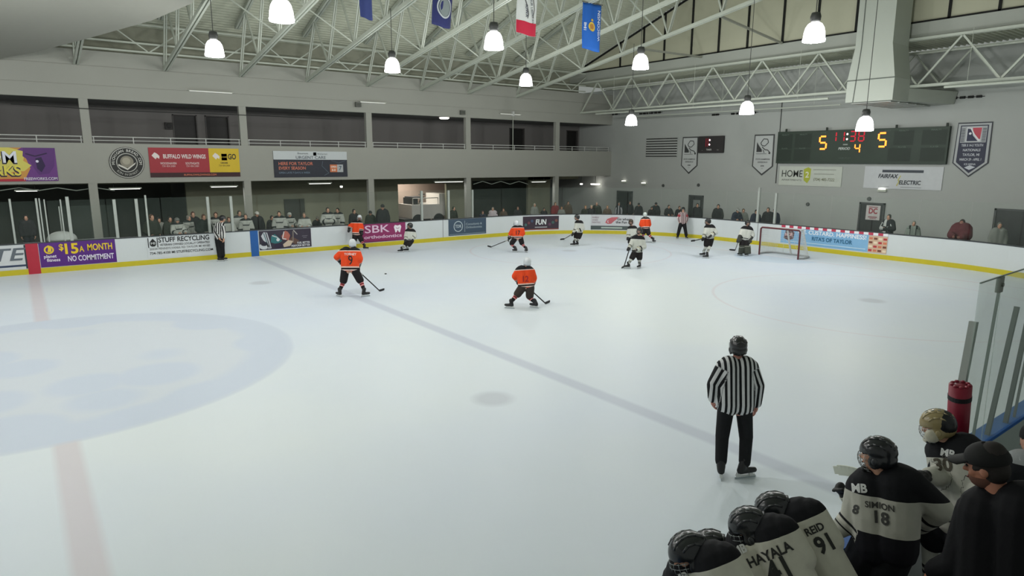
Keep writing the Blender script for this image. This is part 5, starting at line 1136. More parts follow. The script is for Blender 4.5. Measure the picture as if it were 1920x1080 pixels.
r_, dF, JF = skater('farwhite', dict(head=(1081.8, 407.5), neck=(1083, 413.5), shL=(1081.5, 418), shR=(1090, 419), elL=(1080, 427, -.1), haL=(1073.5, 438.5, -.25), elR=(1093.5, 428), haR=(1077, 436, -.2), hipL=(1081.5, 436.5), hipR=(1088, 437),
    knL=(1079.5, 446), knR=(1085, 446.5), ftL=(1075.5, 461.5), ftR=(1081.5, 461), toeL=(-1, -.1), toeR=(-1, .1), face=(-1, -.2)), WL, 'white jersey skater on the far ice between the dark FUN sign and red wing sign', 1.0, .022)
stick([(1072, 439.5, -.25), (1058, 448, 0), (1050.5, 449, 0)], dF, 'hockey stick of the white skater near the red wing sign')
r_, dG, JG = skater('pairfront', dict(head=(1199, 433), neck=(1197.5, 441.5), shL=(1188.5, 447), shR=(1204.5, 449), elL=(1183, 459, -.1), haL=(1178.5, 465.5, -.25), elR=(1208, 463), haR=(1190, 470, -.3), hipL=(1190.5, 473.5), hipR=(1199, 474),
    knL=(1184, 485.5, -.1), knR=(1199, 486, -.05), ftL=(1177, 503.5), ftR=(1198.5, 503.5), toeL=(-1, -.3), toeR=(-.5, -.9), face=(-.5, -.9)), WL, 'front white jersey skater of the group right of the ice centre, facing the camera', 1.0, .020)
stick([(1181, 464, -.25), (1170, 500, 0), (1166, 503, 0)], dG, 'hockey stick carried low by the front skater of the white pair')
r_, dH, JH = skater('pairback', dict(head=(1183, 416.5), neck=(1184, 424), shL=(1180.5, 429), shR=(1191, 429), elL=(1178, 438), haL=(1177, 446, -.1), elR=(1194, 438), haR=(1191, 446, -.1), hipL=(1183, 446), hipR=(1189, 446),
    knL=(1181, 455.5), knR=(1189, 455.5), ftL=(1180, 470), ftR=(1190, 470), toeL=(-.6, -.8), toeR=(.2, -1), face=(-.3, -1)), dict(WL, head=('helmet', (66, 56, 44))), 'white jersey skater partly hidden behind the front one of the group', 1.0, .022)
r_, d3, J3 = skater('orangefar', dict(head=(1209.5, 403), neck=(1210, 409.5), shL=(1204.5, 412.5), shR=(1216, 412.5), elL=(1201.5, 421), haL=(1202, 427, .15), elR=(1218, 421), haR=(1215, 428, .2), hipL=(1207, 429), hipR=(1214, 429),
    knL=(1206, 438.5), knR=(1216.5, 440), ftL=(1205, 455), ftR=(1225.5, 455.5), toeL=(-.2, 1), toeR=(.6, .8), face=(-.2, 1)), dict(OL, head=('helmet', (196, 206, 202))), 'orange jersey skater beyond the white pair near the curved corner boards', 1.0, .022)
r_, dI, JI = skater('farref', dict(head=(1281, 393), neck=(1280.5, 399), shL=(1274, 401.5), shR=(1286.5, 401.5), elL=(1271.5, 409), haL=(1273.5, 417), elR=(1289, 409), haR=(1287, 417), hipL=(1277.5, 418), hipR=(1282.5, 418),
    knL=(1274, 428.5), knR=(1284.5, 428.5), ftL=(1270.5, 447.5), ftR=(1286.5, 448), toeL=(-.4, -.9), toeR=(.4, -.9), face=(0, -1)), dict(RLk, top=REF_RED), 'referee with red armbands standing at the end boards, legs apart', .98, .022)
r_, dJ, JJ = skater('defender', dict(head=(1327.3, 415.5), neck=(1329, 422.5), shL=(1324.5, 427), shR=(1336.5, 427), elL=(1322, 437, -.1), haL=(1318, 447, -.2), elR=(1342.5, 436), haR=(1331, 443, -.25), hipL=(1325.5, 448), hipR=(1333.5, 448),
    knL=(1324, 461.5), knR=(1330.5, 461.5), ftL=(1318.5, 480.5), ftR=(1324.5, 484.5), toeL=(-1, -.1), toeR=(-1, -.2), face=(-1, -.3)), WL, 'white jersey skater with black helmet standing left of the goalie', 1.0, .020)
stick([(1331, 444, -.25), (1303, 451, -.4), (1299.5, 451.5, -.5)], dJ, 'hockey stick held level by the white skater left of the goalie', ground=False)
r_, dK, JK = skater('goalie', dict(head=(1402, 418.5), neck=(1400.5, 426), shL=(1393.5, 430), shR=(1407, 431), elL=(1389, 440, -.05), haL=(1385.5, 448, -.2), elR=(1411, 441), haR=(1405, 451, -.1), hipL=(1393, 450), hipR=(1400, 450),
    knL=(1390, 462, -.08), knR=(1399.5, 463, -.08), ftL=(1388.5, 479.5), ftR=(1400.5, 480.5), toeL=(-.8, -.6), toeR=(-.5, -.8), face=(.5, -.7)), dict(WL, socks=cloth('dark_leg_pads', (72, 76, 68), [('arm', .2, .28, (150, 150, 140))]), padw=True, pad=.06, glove_s=1.5, gloves=(44, 46, 44)), 'goalie in white jersey and big dark leg pads beside the net', 1.0, .022)
stick([(1384.5, 452, -.2), (1378.5, 469, 0), (1371, 468.5, 0)], dK, 'goalie stick with a wide shaft resting on the ice')
r_, dL, JL = skater('linesman', dict(head=(417.5, 410), neck=(415, 418), shL=(406.5, 422.5), shR=(418, 422.5), elL=(403, 434), haL=(412.5, 449, -.12), elR=(420, 435), haR=(419.5, 450, -.1), hipL=(408, 447.5), hipR=(415.5, 447.5),
    knL=(409.5, 463), knR=(416.5, 463), ftL=(412.5, 490.5), ftR=(418.5, 489), toeL=(1, -.3), toeR=(1, -.1), face=(1, -.1)), dict(RLk, hem=-.02), 'linesman in a striped shirt standing before the recycling sign', 1.0, .020)
# the big referee seen from behind
RL = dict(RLk, top=REF_SHIRT, pad=.035, hem=-.06, legw=.016, curl=.6, flare=1.35, armlat=.015, mark=None, skin=(176, 122, 108))
rM, dM, JM = skater('referee', dict(head=(1384, 651), neck=(1384, 672), shL=(1356, 688), shR=(1408, 688), elL=(1338, 721, .0), wrL=(1336.5, 747, .06), haL=(1337.5, 757, .08), elR=(1421, 723, .0), wrR=(1418.5, 757, .10), haR=(1416, 769, .12), hipL=(1361, 766), hipR=(1395, 766),
    knL=(1354, 820, .04), knR=(1399, 821, .04), ftL=(1350, 894), ftR=(1394, 896), toeL=(-.15, 1), toeR=(.85, .55), face=(-.25, 1)), RL, 'referee in black and white stripes standing with his back to the camera', 1.06, .012, True)
# ================================================================== NEAR BENCH
BLUE = mat('blue_cap', (30, 92, 168), .4)
t = empty('bench_boards', (0, -13.30, 0), 'bench boards with a wide bright blue top behind the leaning players', 'boards')
MB().box((-9, -.07, 0), (5.75, .07, 1.04)).build('board_panel', BW, t); MB().box((-9, -.12, 1.04), (5.75, .12, 1.08)).build('cap_rail', BLUE, t); MB().box((-9, -.10, .2), (5.75, -.07, 1.04)).build('inner_panel', mat('maroon_panel', (66, 26, 36), .6), t); MB().box((-9, .07, 0), (5.75, .085, .19)).build('kick_plate', mat('kick_yellow', (196, 182, 40), 0.5, var=0.05), t)
struct(MB().box((-9, -15.05, -.03), (7.4, -13.45, .14)).build('floor_bench', mat('rubber_mat', (34, 36, 38), .85, var=.2)))
t = empty('players_bench', (0, -14.62, .14), 'long dark players bench behind the leaning players', 'bench')
MB().box((-8, -.16, .40), (3.4, .16, .45)).build('seat', mat('bench_wood', (92, 84, 76), .6), t)
for x in (-7.5, -4, -.5, 3.0): MB().box((x, -.12, 0), (x+.08, .12, .40)).build('leg', mat('bench_leg', (60, 62, 64), .5), t)
t = empty('bench_gate', (6.35, -13.35, 0), 'white board section at the far end of the bench under the glass', 'gate')
MB().box((-.58, -.07, 0), (.58, .07, 1.04)).build('board_panel', BW, t); MB().box((-.58, -.12, 1.04), (.58, .12, 1.08)).build('cap_rail', BLUE, t)
# end glass of the bench
GP = glass_mat('bench_glass', (196, 214, 206), .22)
def q1(x, y, Y=-13.35): return V(on(x, y, 1, Y))
def quadpane(a, b, c, d, label):
    n = (b-a).cross(c-a).normalized()*.006; ce = (a+b+c+d)/4
    o = MB().add([p-ce+n for p in (a, b, c, d)]+[p-ce-n for p in (a, b, c, d)], [(0,1,2,3),(7,6,5,4),(0,4,5,1),(1,5,6,2),(2,6,7,3),(3,7,4,0)]).build('bench_glass', GP, loc=ce); tag(o, label, 'glass pane')
    MB().bar(c-ce, d-ce, .012, .012).build('top_edge', mat('glass_edge', (130, 146, 140), .3), o); return o
A0, A1 = q1(1838, 531), q1(1880, 517); B0 = q1(1795, 850); B1 = q1(1836, 850)
quadpane(B0, B1, A1, A0, 'narrow tall glass pane rising above the red padded post')
A2 = q1(1960, 492); B2 = q1(1950, 850); quadpane(B1+Vector((.01,0,0)), B2, A2, A1+Vector((.01,0,0)), 'wide greenish glass pane at the right edge of the photo')
for x0, y0, x1, y1, wd, lb_, col in ((1826, 603, 1800, 742, .032, 'pale slim post rising out of the red pad', (158, 164, 158)), (1874, 540, 1842, 720, .012, 'thin grey strip joining two glass panes above the bench end', (120, 130, 124)), (1907, 575, 1847, 832, .022, 'first long grey post at the right edge, slanting', (96, 100, 98)), (1929, 590, 1876, 836, .022, 'second long grey post at the right edge', (92, 94, 94)), (1938, 600, 1890, 838, .012, 'third thin long post at the right edge', (112, 114, 112))):
    a, b = q1(x0, y0, -13.31), q1(x1, y1, -13.31); b = b+(b-a)*max(0, (b.z-1.09)/(a.z-b.z)); o = MB().bar(Vector((0,0,0)), a-b, wd*2, wd*2, (1,0,0)).build('glass_post', mat('post_grey', col, .4, .3), loc=b); tag(o, lb_, 'post')
    MB().box((-wd*1.1, -wd*1.1, -.01), (wd*1.1, wd*1.1, .02)).build('post_cap', mat('post_cap', (60, 64, 62), .5), o)
a = q1(1876, 524, -13.35); o = MB().box((-.05, -.02, -.13), (.05, .02, .03)).tube((0, -.02, -.05), (0, -.035, -.05), .02, n=10).build('glass_clip', mat('clip_grey', (120, 126, 118), .5), loc=a); tag(o, 'square grey clip joining the glass panes at the top', 'clip')
# red pad round the post
a, b = q1(1801, 722, -13.46), q1(1792, 850, -13.46); t = empty('padded_post', b, 'dark red padded roll strapped round the post behind the gold helmet goalie', 'padding')
d = (a-b); n_ = 20; x_ = d.orthogonal().normalized(); mb = MB()
mb.tube((0,0,0), d, .088, .092, 24)
for k in range(9): an_ = k*2*PI/9; y_ = d.normalized().cross(x_); mb.tube(d+(x_*math.cos(an_)+y_*math.sin(an_))*.068, d*1.02+(x_*math.cos(an_)+y_*math.sin(an_))*.07, .02, .016, 8)
mb.build('foam_roll', mat('pad_red', (126, 20, 44), .45, var=.15, scale=3, bump=.4), t, True)
MB().tube(d*.80, d*.86, .095, .095, 24).build('strap', mat('strap_black', (24, 22, 26), .6), t)
MB().tube(Vector((0,0,-.9)), (0,0,0), .086, .088, 20).build('lower_roll', mat('pad_red', (126, 20, 44), .45, var=.15, scale=3, bump=.4), t, True)

# ---- bench players, joints from the photograph plus their real distance
NEAR_J = cloth('bench_white_jersey', (205, 204, 190), [('yoke', .965, 1.8, (25, 26, 30)), ('hgt', .20, .24, (186, 184, 172)), ('hgt', -.5, .14, (30, 31, 36)), ('arm', .70, .80, (26, 27, 31)), ('arm', .62, .65, (26, 27, 31))])
SIM_J = cloth('bench_jersey_dark_hem', (178, 178, 168), [('yoke', .80, 1.8, (24, 25, 29)), ('hgt', -.5, .36, (24, 24, 30)), ('arm', .66, .72, (26, 27, 31)), ('arm', .74, .80, (196, 194, 184)), ('arm', .86, .90, (26, 27, 31))])
BP = cloth('dark_bench_pants', (26, 27, 31))
NL = dict(top=NEAR_J, pants=BP, socks=WHITE_SOCK, skates=(26, 26, 28), gloves=(26, 27, 29), head=('helmet', (30, 33, 37)), pad=.045, hem=.04, legw=.04, cage=(150, 156, 156), helm_s=1.0)
def nearpose(sp, z0=.14, s=1.0):
    J = {}
    for k, v in sp.items():
        if k in ('face', 'toe'): continue
        J[k] = V(at(*v)) if len(v) == 3 else V(v[:3])
    hm = (J['hipL']+J['hipR'])/2; sd = (J['hipR']-J['hipL']).normalized(); f = V(sp['face']).normalized()
    for g, q in (('L', -1), ('R', 1)):
        if 'kn'+g not in J: J['kn'+g] = J['hip'+g]+sd*q*.03*s+f*.10*s+Vector((0,0,-.42*s))
        if 'ft'+g not in J: p = J['kn'+g]+sd*q*.03-f*.06*s; J['ft'+g] = Vector((p.x, p.y, z0))
        J['an'+g] = J['ft'+g]+Vector((0,0,.17*s))+(J['kn'+g]-J['ft'+g])*.05; J['toe'+g] = f
        if 'wr'+g not in J: J['wr'+g] = J['el'+g]+(J['ha'+g]-J['el'+g])*.76
    J['face'] = f; J['z0'] = z0; return J
# standing skater in the middle (back to camera)
S = nearpose(dict(head=(1645, 853, 4.82), neck=(1650, 893, 4.80), shL=(1614, 915, 4.95), shR=(1706, 905, 4.72), elL=(1601, 968, 4.98), haL=(1567, 999, 5.02), elR=(1762, 955, 4.70), wrR=(1722, 985, 4.95), haR=(1700, 985, 5.1), hipL=(1637, 1012, 4.88), hipR=(1684, 1014, 4.76), face=(-.22, .97, 0)), s=.98)
(sr, stp, sj, sb, sF) = body_parts(S, dict(NL, top=SIM_J, pad=.05, hem=.05, legw=.05, helm_s=1.02, mark=None), 'person', 'player standing at the bench end, dark helmet with cage, dark hem, number 18 on back', 'person', None, .013, .98, True)
vf, rt = dirs(sb); nb = (-vf*.9+Vector((0,0,.45))).normalized(); ctr = V(at(1675, 940, 4.85))-sb
side = (sj['shR']-sj['shL']).normalized(); nb = side.cross((sj['neck']-(sj['hipL']+sj['hipR'])/2).normalized()).normalized(); nb = nb if nb.dot(V(CP)-sb) > 0 else -nb
upv = (sj['neck']-(sj['hipL']+sj['hipR'])/2).normalized(); ms = (sj['shL']+sj['shR'])/2
decal(stp, 'SIMION', ms-upv*.10, nb, upv, .062, (54, 54, 52), 'name_letters', sx=.95, bold=.02); decal(stp, '18', ms-upv*.185, nb, upv, .12, (60, 60, 58), 'jersey_number', sx=1.0, bold=.03)
ln = (side*-.75+Vector((0,0,.5))+nb*.4).normalized()
decal(stp, 'MB', sj['shL']-side*.01+nb*.01, (V(CP)-sb-sj['shL']).normalized(), upv, .085, (206, 208, 206), 'shoulder_letters', bold=.04); decal(stp, '8', (sj['shL']+sj['elL'])/2+(sj['elL']-sj['shL'])*.28, (V(CP)-sb-sj['elL']).normalized(), (sj['shL']-sj['elL']).normalized(), .09, (60, 60, 58), 'sleeve_number', bold=.03)
# stick blade that sticks up beside his head, and his second glove
h_ = V(at(1622, 892, 5.05)); t_ = V(at(1564, 884, 5.25)); o = MB().bar(Vector((0,0,0)), V(at(1640, 1010, 4.96))-h_, .026, .034).build('hockey_stick', mat('stick_shaft', (40, 42, 44), .4), loc=h_)
b = MB(); n_ = 8; L = t_-h_
for i in range(n_):
    def cv(q): return L*q+Vector((0,0,.02))*math.sin(q*2.4)
    b.bar(cv(i/n_), cv((i+1)/n_), .012, .080 if i < n_-1 else .062)
b.build('stick_blade', mat('blade_pale', (214, 220, 208), .6), o); tag(o, 'hockey stick with a pale curved blade pointing left beside the standing bench player', 'hockey stick')
for k_, (px, py, dd) in enumerate(((1581, 926, 5.35),)):
    P0 = V(at(px, py, dd)); mb = MB(); mb.caps(Vector((.03,-.03,-.05)), Vector((0,0,.02)), .05, .045); mb.ell(Vector((-.02,.02,.05)), Matrix(((.05,0,0),(0,.04,0),(0,0,.05))), 10, 6)
    for q in range(4): a = Vector((-.05, -.03+q*.022, .05)); mb.caps(a, a+Vector((-.045, .0, .03-.012*q)), .016, .014, 8)
    mb.caps(Vector((-.01,-.04,.03)), Vector((-.03,-.06,.08)), .017, .014, 8)
    o = link(remesh(mb, 'glove', .009, 1), 'hockey_glove', mat('glove_leather', (26, 27, 29), .6), None); o.location = P0; tag(o, 'black hockey glove on top of the stick left of the standing bench player', 'glove')
    MB().tube(Vector((.0,-.01,.0)), Vector((.02,-.04,-.03)), .052, .054, 12).build('cuff_trim', mat('cuff_trim', (176, 176, 160), .7), o)
# goalie at the bench end, gold and white mask
G = nearpose(dict(head=(1757, 799, 5.72), neck=(1775, 830, 5.70), shL=(1762, 846, 5.82), shR=(1822, 846, 5.58), elL=(1772, 893, 5.75), wrL=(1742, 893, 5.55), haL=(1730, 890, 5.5), elR=(1850, 905, 5.45), haR=(1820, 950, 5.3), hipL=(1786, 950, 5.66), hipR=(1826, 950, 5.5), face=(-.38, .92, 0)), s=.98)
GJ = cloth('goalie_white_jersey', (178, 178, 168), [('yoke', .84, 1.8, (25, 26, 30)), ('hgt', .10, .16, (26, 27, 31)), ('arm', .62, .70, (26, 27, 31))])
(gr_, gt, gj, gb, gF) = body_parts(G, dict(NL, top=GJ, pad=.055, head=('helmet', (146, 132, 92)), cage=(196, 200, 200), helm_s=1.08, hem=.1), 'person', 'goalie number 30 at the bench end in a gold and white mask', 'person', None, .014, 1.0, True)
hc = gj['head']; r, f, u = gF.col[0], gF.col[1], gF.col[2]
hh = [c for c in gr_.children if c.name.startswith('helmet')][0]
mk = MB()
mk.ell(hc-f*.055+u*.02, Matrix((r*.112, f*.098, u*.118)).transposed(), 20, 12); mk.build('back_plate', mat('mask_black', (28, 29, 32), .3), hh, True)
mk = MB()
for g in (-1, 1): mk.ell(hc+r*g*.082+f*.045-u*.055, Matrix((r*.035, f*.062, u*.062)).transposed(), 14, 8)
mk.ell(hc+f*.085-u*.11, Matrix((r*.055, f*.045, u*.035)).transposed(), 12, 8); mk.build('mask_jaw', mat('mask_white', (190, 186, 166), .3, var=.2, scale=25), hh, True)
mk = MB()
for k in range(6): mk.ell(hc+u*(.13-.012*k)+f*(.01+.018*k)+r*(.03*((k % 3)-1)), Matrix((r*.014, f*.010, u*.010)).transposed(), 8, 5)
mk.build('mask_marking', mat('mask_mark', (40, 38, 34), .4), hh, True)
tc = (V(CP)-gb); decal(gt, 'MB', gj['shL']*.75+gj['shR']*.25+Vector((0,0,-.02)), (tc-gj['shL']).normalized(), Vector((0,0,1)), .085, (206, 208, 206), 'shoulder_letters', bold=.04)
decal(gt, '30', (gj['shL']+gj['elL'])/2+(gj['elL']-gj['shL'])*.08, (tc-gj['elL']).normalized(), (gj['shL']-gj['elL']).normalized(), .15, (66, 62, 50), 'sleeve_number', bold=.03); decal(gt, 'BARTLETT', (gj['shL']+gj['shR'])/2+(gj['shR']-gj['shL'])*.25-Vector((0,0,.08)), (tc-gj['shR']).normalized(), Vector((0,0,1)), .07, (60, 60, 58), 'name_letters')
# leaning players, lower right
def leaner(hx, hy, hd, bx, by, bdp, label, name=None, num=None, s=.9, face=(-.6, .8, 0), mark=None, spread=(-44, 20, 46, -20), toff=.02, tsz=1.0):
    nx, ny = hx+(bx-hx)*.42, hy+(by-hy)*.42
    J = nearpose(dict(head=(hx, hy, hd), neck=(nx, ny, hd-.02), shL=(nx+spread[0], ny+spread[1], hd+.08), shR=(nx+spread[2], ny+spread[3], hd-.12), elL=(nx+spread[0]-26, ny+spread[1]+46, hd+.10), haL=(nx+spread[0]-50, ny+spread[1]+30, hd+.35), elR=(nx+spread[2]+34, ny+spread[3]+52, hd-.18), haR=(nx+spread[2]-8, ny+spread[3]+66, hd+.12),
        hipL=(bx+12, by+122, bdp+.04), hipR=(bx+74, by+100, bdp-.12), face=face), s=s)
    res = body_parts(J, dict(NL, mark=mark, helm_s=1.12), 'person', label, 'person', None, .013, s, True); rr, tp_, jj, bb, FF = res
    side = (jj['shR']-jj['shL']).normalized(); upv = (jj['neck']-(jj['hipL']+jj['hipR'])/2).normalized(); nb = side.cross(upv).normalized(); ms = (jj['shL']+jj['shR'])/2; nb = (V(CP)-bb-ms).normalized()
    if name: decal(tp_, name, ms-upv*.10+side*toff, nb, nb.cross(side), .085*tsz, (44, 46, 44), 'name_letters', bold=.03, sx=.95)
    if num: decal(tp_, num, ms-upv*.21+side*(toff+.02), nb, nb.cross(side), .19*tsz, (44, 46, 44), 'jersey_number', bold=.03)
    decal(tp_, 'MB', jj['shL']+side*.03, (V(CP)-bb-jj['shL']).normalized(), upv, .075, (206, 208, 206), 'shoulder_letters', bold=.04)
    return res
leaner(1452, 962, 4.75, 1512, 1010, 4.62, 'player leaning over the boards with name REID and number 91', 'REID', '91', .98, toff=.15, tsz=.8)
leaner(1404, 992, 4.52, 1452, 1046, 4.40, 'player between two others with name HAYALA on the white back', 'HAYALA', '41', .98, mark='11')
leaner(1332, 1034, 4.68, 1394, 1092, 4.60, 'dark helmeted bench player second from the left, partly behind the first', None, None, .98)
leaner(1293, 1042, 4.22, 1345, 1105, 4.10, 'leftmost bench player, dark helmet with a silver cage, bottom of the photo', None, None, .98, face=(-.85, .5, 0))
# coach in black
K = nearpose(dict(head=(1852, 874, 3.95), neck=(1880, 925, 3.94), shL=(1832, 965, 4.06), shR=(1960, 955, 3.72), elL=(1800, 1060, 4.1), haL=(1745, 1075, 4.35), elR=(2010, 1080, 3.6), haR=(1960, 1160, 3.7), hipL=(1835, 1190, 4.0), hipR=(1925, 1200, 3.8), face=(-.02, 1, -.05)), s=1.08, z0=.35)
for g in 'LR':
    p = K['hip'+g]; K['kn'+g] = Vector((p.x, p.y, .92)); K['an'+g] = Vector((p.x, p.y, .46)); K['toe'+g] = Vector((-.6, .8, 0)); K.pop('ft'+g, None)
BJ = cloth('black_jacket', (12, 13, 17)); body_parts(K, dict(top=BJ, pants=cloth('black_cloth_trousers', (20, 20, 24)), head=('cap', (10, 12, 12)), hair=(38, 34, 32), pad=.05, hem=.06, top_name='jacket', beard=(94, 62, 50), skin=(178, 122, 98)), 'person', 'coach in black jacket and black cap seen from behind at the right edge', 'person', None, .012, 1.10, True)
struct(MB().box((3.5, -15.4, .0), (7.4, -14.1, .35)).build('floor_step', mat('step_rubber', (30, 31, 34), .85)))
# dark figure cut off by the right edge
Dm, sD = stand_joints(6.25, -14.15, .14, 1.80, math.radians(60), 0)
body_parts(Dm, dict(top=cloth('dark_team_jacket', (30, 32, 36), [('hgt', 1.02, 1.5, (150, 154, 156))]), pants=BLACK_TROUSER, head=('beanie', (24, 25, 28)), pad=.045, hem=.05, top_name='jacket'), 'person', 'dark jacketed figure behind the coach, cut by the right edge of the photo', 'person', None, .02, sD)
# ================================================================== PEOPLE BEHIND THE BOARDS
def plain(nm, c, *b): return cloth(nm, c, list(b))
TOPS = {'white': plain('white_team_jersey', (178, 182, 176), ('yoke', 1.0, 1.8, (40, 44, 46)), ('hgt', .66, .74, (66, 70, 70)), ('hgt', .06, .14, (40, 44, 46)), ('arm', .6, .75, (44, 48, 50))), 'whiteplain': plain('pale_jersey', (184, 188, 182), ('yoke', 1.0, 1.8, (70, 74, 74)), ('arm', .7, .8, (70, 74, 74))),
 'blackj': plain('black_jersey', (40, 46, 44), ('hgt', .1, .25, (170, 172, 166)), ('hgt', .32, .37, (150, 150, 140))), 'dark': plain('dark_coat', (44, 44, 46)), 'navy': plain('navy_jacket', (42, 46, 62)), 'green': plain('dark_green_coat', (52, 56, 48)), 'maroon': plain('maroon_shirt', (98, 50, 56)), 'red': plain('red_coat', (124, 48, 52)),
 'suit': plain('suit_jacket', (48, 50, 56), ('lat', -.035, .035, (176, 178, 182))), 'grey': plain('grey_sweater', (132, 136, 130)), 'brown': plain('brown_jacket', (92, 80, 68)), 'redwhite': plain('red_white_jacket', (70, 40, 56), ('lat', -.04, .05, (196, 192, 196)), ('arm', .2, .6, (190, 180, 186))), 'bw': plain('black_white_coat', (44, 46, 50), ('lat', .02, .12, (190, 194, 192))), 'straps': plain('grey_top_straps', (132, 142, 134), ('lat', -.16, -.09, (40, 44, 44)), ('lat', .09, .16, (40, 44, 44)))}
TR = cloth('dark_jeans', (40, 42, 48))
def spectator(px, py, zone, top, headw, label, pose_=0, turn=0.0, H=None, off=1.2, lean=0.0, skin=SKIN, long=0, big=1.0):
    """px, py: crown of the head in the photograph; zone far (Y) or end (X)"""
    if zone == 'far': q = on(px, py, 1, WY+off)
    elif zone == 'end': q = on(px, py, 0, XE+off)
    else: q = on(px, py, zone[0], zone[1])
    z = q[2]; H0 = min(max(z-.0, 1.50), 1.92); fl = z-H0
    fl = max(-.03, fl) if fl > -.03 else -.03
    H0 = (z-fl)
    if H0 < 1.30: H0 = 1.30
    face = math.atan2(CP[1]-q[1], CP[0]-q[0])+turn
    J, s = stand_joints(q[0], q[1], fl, H0, face, pose_, lean)
    look = dict(top=TOPS[top], pants=TR, head=headw, pad=.05 if 'hite' not in top and top != 'blackj' else .06, hem=.02, top_name='jersey' if 'hite' in top and top != 'redwhite' or top == 'blackj' else 'jacket', skin=skin, long=long)
    look['pad'] += (big-1)*.12; s *= 1+(big-1)*.35
    if headw[0] == 'helmet': look['helm_s'] = 1.0
    body_parts(J, look, 'person', label, 'person', None, .032, s)
    if fl > .02: PLAT.append((q[0], q[1], fl))
PLAT = []
HB, HK, HG, HN, HL = ('hair', (84, 60, 44)), ('hair', (34, 30, 28)), ('hair', (130, 128, 122)), ('cap', (40, 42, 44)), ('hair', (140, 112, 76))
S_ = spectator
S_(283, 403, 'far', 'green', HB, 'young person with brown hair at the left end of the far bench, dark green top', 3, .5)
S_(297, 409, 'far', 'grey', HK, 'hunched person in a grey top second from the left on the far bench', 1, .3, off=2.1)
S_(318, 407, 'far', 'green', HK, 'dark haired person in dark green, third along the far bench', 0, .2, off=1.3)
S_(331, 409, 'far', 'white', ('helmet', (110, 112, 108)), 'far bench player in a white jersey and grey helmet above the recycling sign', 1, .4)
S_(352, 405, 'far', 'white', ('hair', (120, 116, 108)), 'far bench player in white with two dark bands, turned sideways', 3, .9, off=1.8)
S_(361, 398, 'far', 'dark', ('hair', (80, 44, 40)), 'taller dark clothed person with reddish hair behind the far bench', 0, .2, off=2.6)
S_(381, 403, 'far', 'blackj', HB, 'brown haired far bench player in a black jersey with pale hem band', 3, .4)
S_(404, 399, 'far', 'white', ('hair', (70, 44, 34)), 'brown haired far bench player directly behind the striped linesman', 0, 0, off=1.8)
S_(428, 408, 'far', 'whiteplain', HB, 'far bench player in pale jersey just right of the striped linesman', 0, .3)
S_(448, 396, 'far', 'whiteplain', ('hair', (62, 58, 48)), 'dark haired bench player behind another, left of the column', 0, .3, off=1.8)
S_(460, 402, 'far', 'white', ('hair', (90, 82, 70)), 'far bench player in white above the white board just left of the blue strip', 0, 0)
S_(481, 397, 'far', 'dark', ('cap', (186, 186, 180)), 'man in a dark coat and white cap above the blue strip', 0, .3, off=1.8)
S_(509, 405, 'far', 'dark', HK, 'small dark person behind the hockey artwork sign', 0, .5, off=1.7)
S_(523, 397, 'far', 'white', ('hair', (60, 54, 48)), 'bare headed player in white left of the far green door', 0, 0)
S_(542, 399, 'far', 'white', ('helmet', (170, 172, 166)), 'player in white jersey and white helmet before the far green door', 1, .5, off=1.8)
S_(570, 400, 'far', 'whiteplain', ('hair', (120, 106, 90)), 'player in white with arms spread right of the far green door', 1, 0)
S_(592, 406, 'far', 'dark', ('cap', (120, 116, 106)), 'dark person stooping between two groups of white players', 0, .4, off=2.0, lean=.3)
S_(614, 390, 'far', 'white', ('hair', (52, 50, 46)), 'tall player in white with dark hair, left one of a pair', 2, .2)
S_(633, 391, 'far', 'white', HK, 'tall player in white with black collar, right one of a pair', 0, -.3, off=1.9)
S_(663, 393, 'far', 'dark', HK, 'dark coated man above the orange skater at the boards', 0, .6, off=1.7)
S_(694, 396, 'far', 'green', HN, 'man in dark green with dark cap left of the tallest coated man', 0, .3, off=1.6)
S_(717, 384, 'far', 'dark', HN, 'tallest dark coated man with cap above the orthodontics sign', 0, .1)
S_(850, 388, 'far', 'green', ('hair', (58, 66, 52)), 'person in dark green right of the ice machine room', 0, .8, off=1.9)
S_(905, 396, 'far', 'navy', ('hair', (110, 78, 76)), 'small person in navy left of the red and white jacket', 0, .2, off=1.3)
S_(924, 389, 'far', 'redwhite', HG, 'person in a jacket with white stripes in front of the dark opening', 0, 0, off=1.4)
S_(944, 391, 'far', 'brown', HB, 'brown clothed person right of the striped jacket', 0, 0, off=1.8)
S_(971, 388, 'far', 'dark', ('hair', (100, 70, 66)), 'dark person in the dark opening, right part', 0, 0, off=2.2)
S_(1002, 382, 'far', 'grey', ('hair', (170, 164, 150)), 'person in a pale sweater with light hair left of the red coat', 0, .5, off=2.0)
S_(1020, 392, 'far', 'dark', HK, 'small dark seated person between the pale sweater and the red coat', 0, .2, off=1.6)
S_(1041, 380, 'far', 'red', ('hair', (104, 84, 62)), 'person in a big red coat in front of the fifth column', 0, .4, off=1.7)
S_(1053, 388, 'far', 'grey', HL, 'small fair haired child in grey right of the red coat', 0, 0, off=1.2)
S_(1065, 378, 'far', 'brown', ('hair', (66, 58, 46)), 'person in brown behind the child, right of the fifth column', 0, .3, off=2.2)
def corner(px, py, top, hw, label, d, **k):
    # on the walkway round the corner: distance along the sight line
    p_, t_, n_ = path_at(s_at(px, 1.1)); q = p_-n_*d; S_(px, py, (0, q[0]), top, hw, label, **k)
corner(1098, 386, 'green', HL, 'fair haired small person at the start of the corner glass', 1.3)
corner(1109, 385, 'dark', ('hair', (150, 140, 120)), 'pale haired person at the corner, left of the tall one', 1.2)
corner(1119, 379, 'green', HG, 'tall grey haired person at the corner among smaller ones', 1.9)
corner(1139, 386, 'brown', HL, 'fair haired person in brown near the corner door', 1.2)
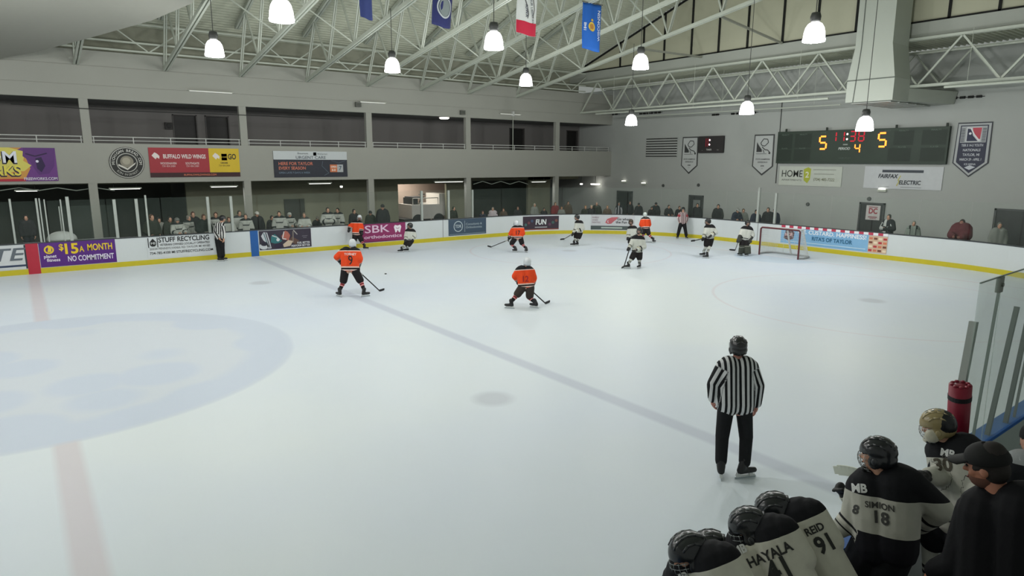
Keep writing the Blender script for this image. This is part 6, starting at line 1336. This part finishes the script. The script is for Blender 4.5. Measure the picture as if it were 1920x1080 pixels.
S_(1161, 380, (0, 31.0), 'suit', HG, 'man in a dark suit with pale shirt before the corner door', 0, -.2)
S_(1181, 378, (0, 31.6), 'dark', HB, 'dark coated person at the right edge of the corner door', 0, .4)
S_(1198, 381, (0, 31.2), 'dark', HN, 'man in dark coat and cap right of the corner door', 0, 0)
S_(1222, 388, (0, 30.8), 'dark', HK, 'small person beside the taller man in a brimmed cap', 0, .3)
S_(1230, 380, (0, 31.2), 'dark', ('cap', (34, 34, 36)), 'tall man with a brimmed cap above the end boards', 0, .2)
S_(1254, 385, (0, 30.6), 'dark', HK, 'broad dark haired person leaning over the end boards', 1, .3)
S_(1274, 387, (0, 31.0), 'dark', HB, 'person half hidden behind the red armband referee', 0, .3)
S_(1308, 382, (0, 31.2), 'dark', HK, 'dark figure standing before the end door with a window', 0, 0)
S_(1347, 384, (0, 31.0), 'dark', HK, 'dark coated man alone right of the end door with a window', 0, 0)
S_(1381, 391, (0, 30.4), 'navy', ('cap', (150, 152, 148)), 'person in navy with a pale cap bending over the end boards', 1, .4, lean=.25)
S_(1394, 392, (0, 30.8), 'grey', ('hair', (90, 80, 62)), 'person in a light grey top beside the bending one', 0, .2)
S_(1418, 394, (0, 30.8), 'navy', HK, 'person in navy left of the thick glass post', 0, .3)
S_(1441, 390, (0, 30.9), 'dark', ('hair', (66, 58, 50)), 'man in a dark jacket right of the thick glass post', 0, -.3)
S_(1453, 392, (0, 31.3), 'navy', HK, 'man behind the thinner glass post near the net', 0, -.2)
S_(1668, 403, (0, 30.6), 'bw', ('hair', (70, 72, 66)), 'person in black and white coat right of the poster door', 2, -.5)
S_(1714, 415, (0, 30.2), 'straps', ('hair', (130, 134, 122)), 'person in a grey green top with dark straps, right end wall', 0, 0)
S_(1805, 414, (0, 30.4), 'maroon', ('hair', (60, 48, 46)), 'large man in a maroon shirt leaning on the end boards', 1, -.3, skin=(150, 104, 92), big=1.6)
S_(1875, 418, (0, 30.6), 'grey', ('hair', (110, 112, 104)), 'pale grey figure before the dark doorway at the right edge', 0, .2)
S_(48, 404, (1, 19.0), 'dark', HK, 'dark silhouette standing in the lobby at the left edge', 0, 0)
for k, (x, y, z) in enumerate(PLAT):
    o = MB().box((-.24, -.24, 0), (.24, .24, z+.03-.005)).box((-.25, -.25, z+.005-.01), (.25, .25, z+.02)).build('standing_block', mat('dark_block', (46, 47, 48), .8), loc=(x, y, -.03)); tag(o, 'dark standing block behind the rink boards', 'block', 'standing blocks behind the boards')
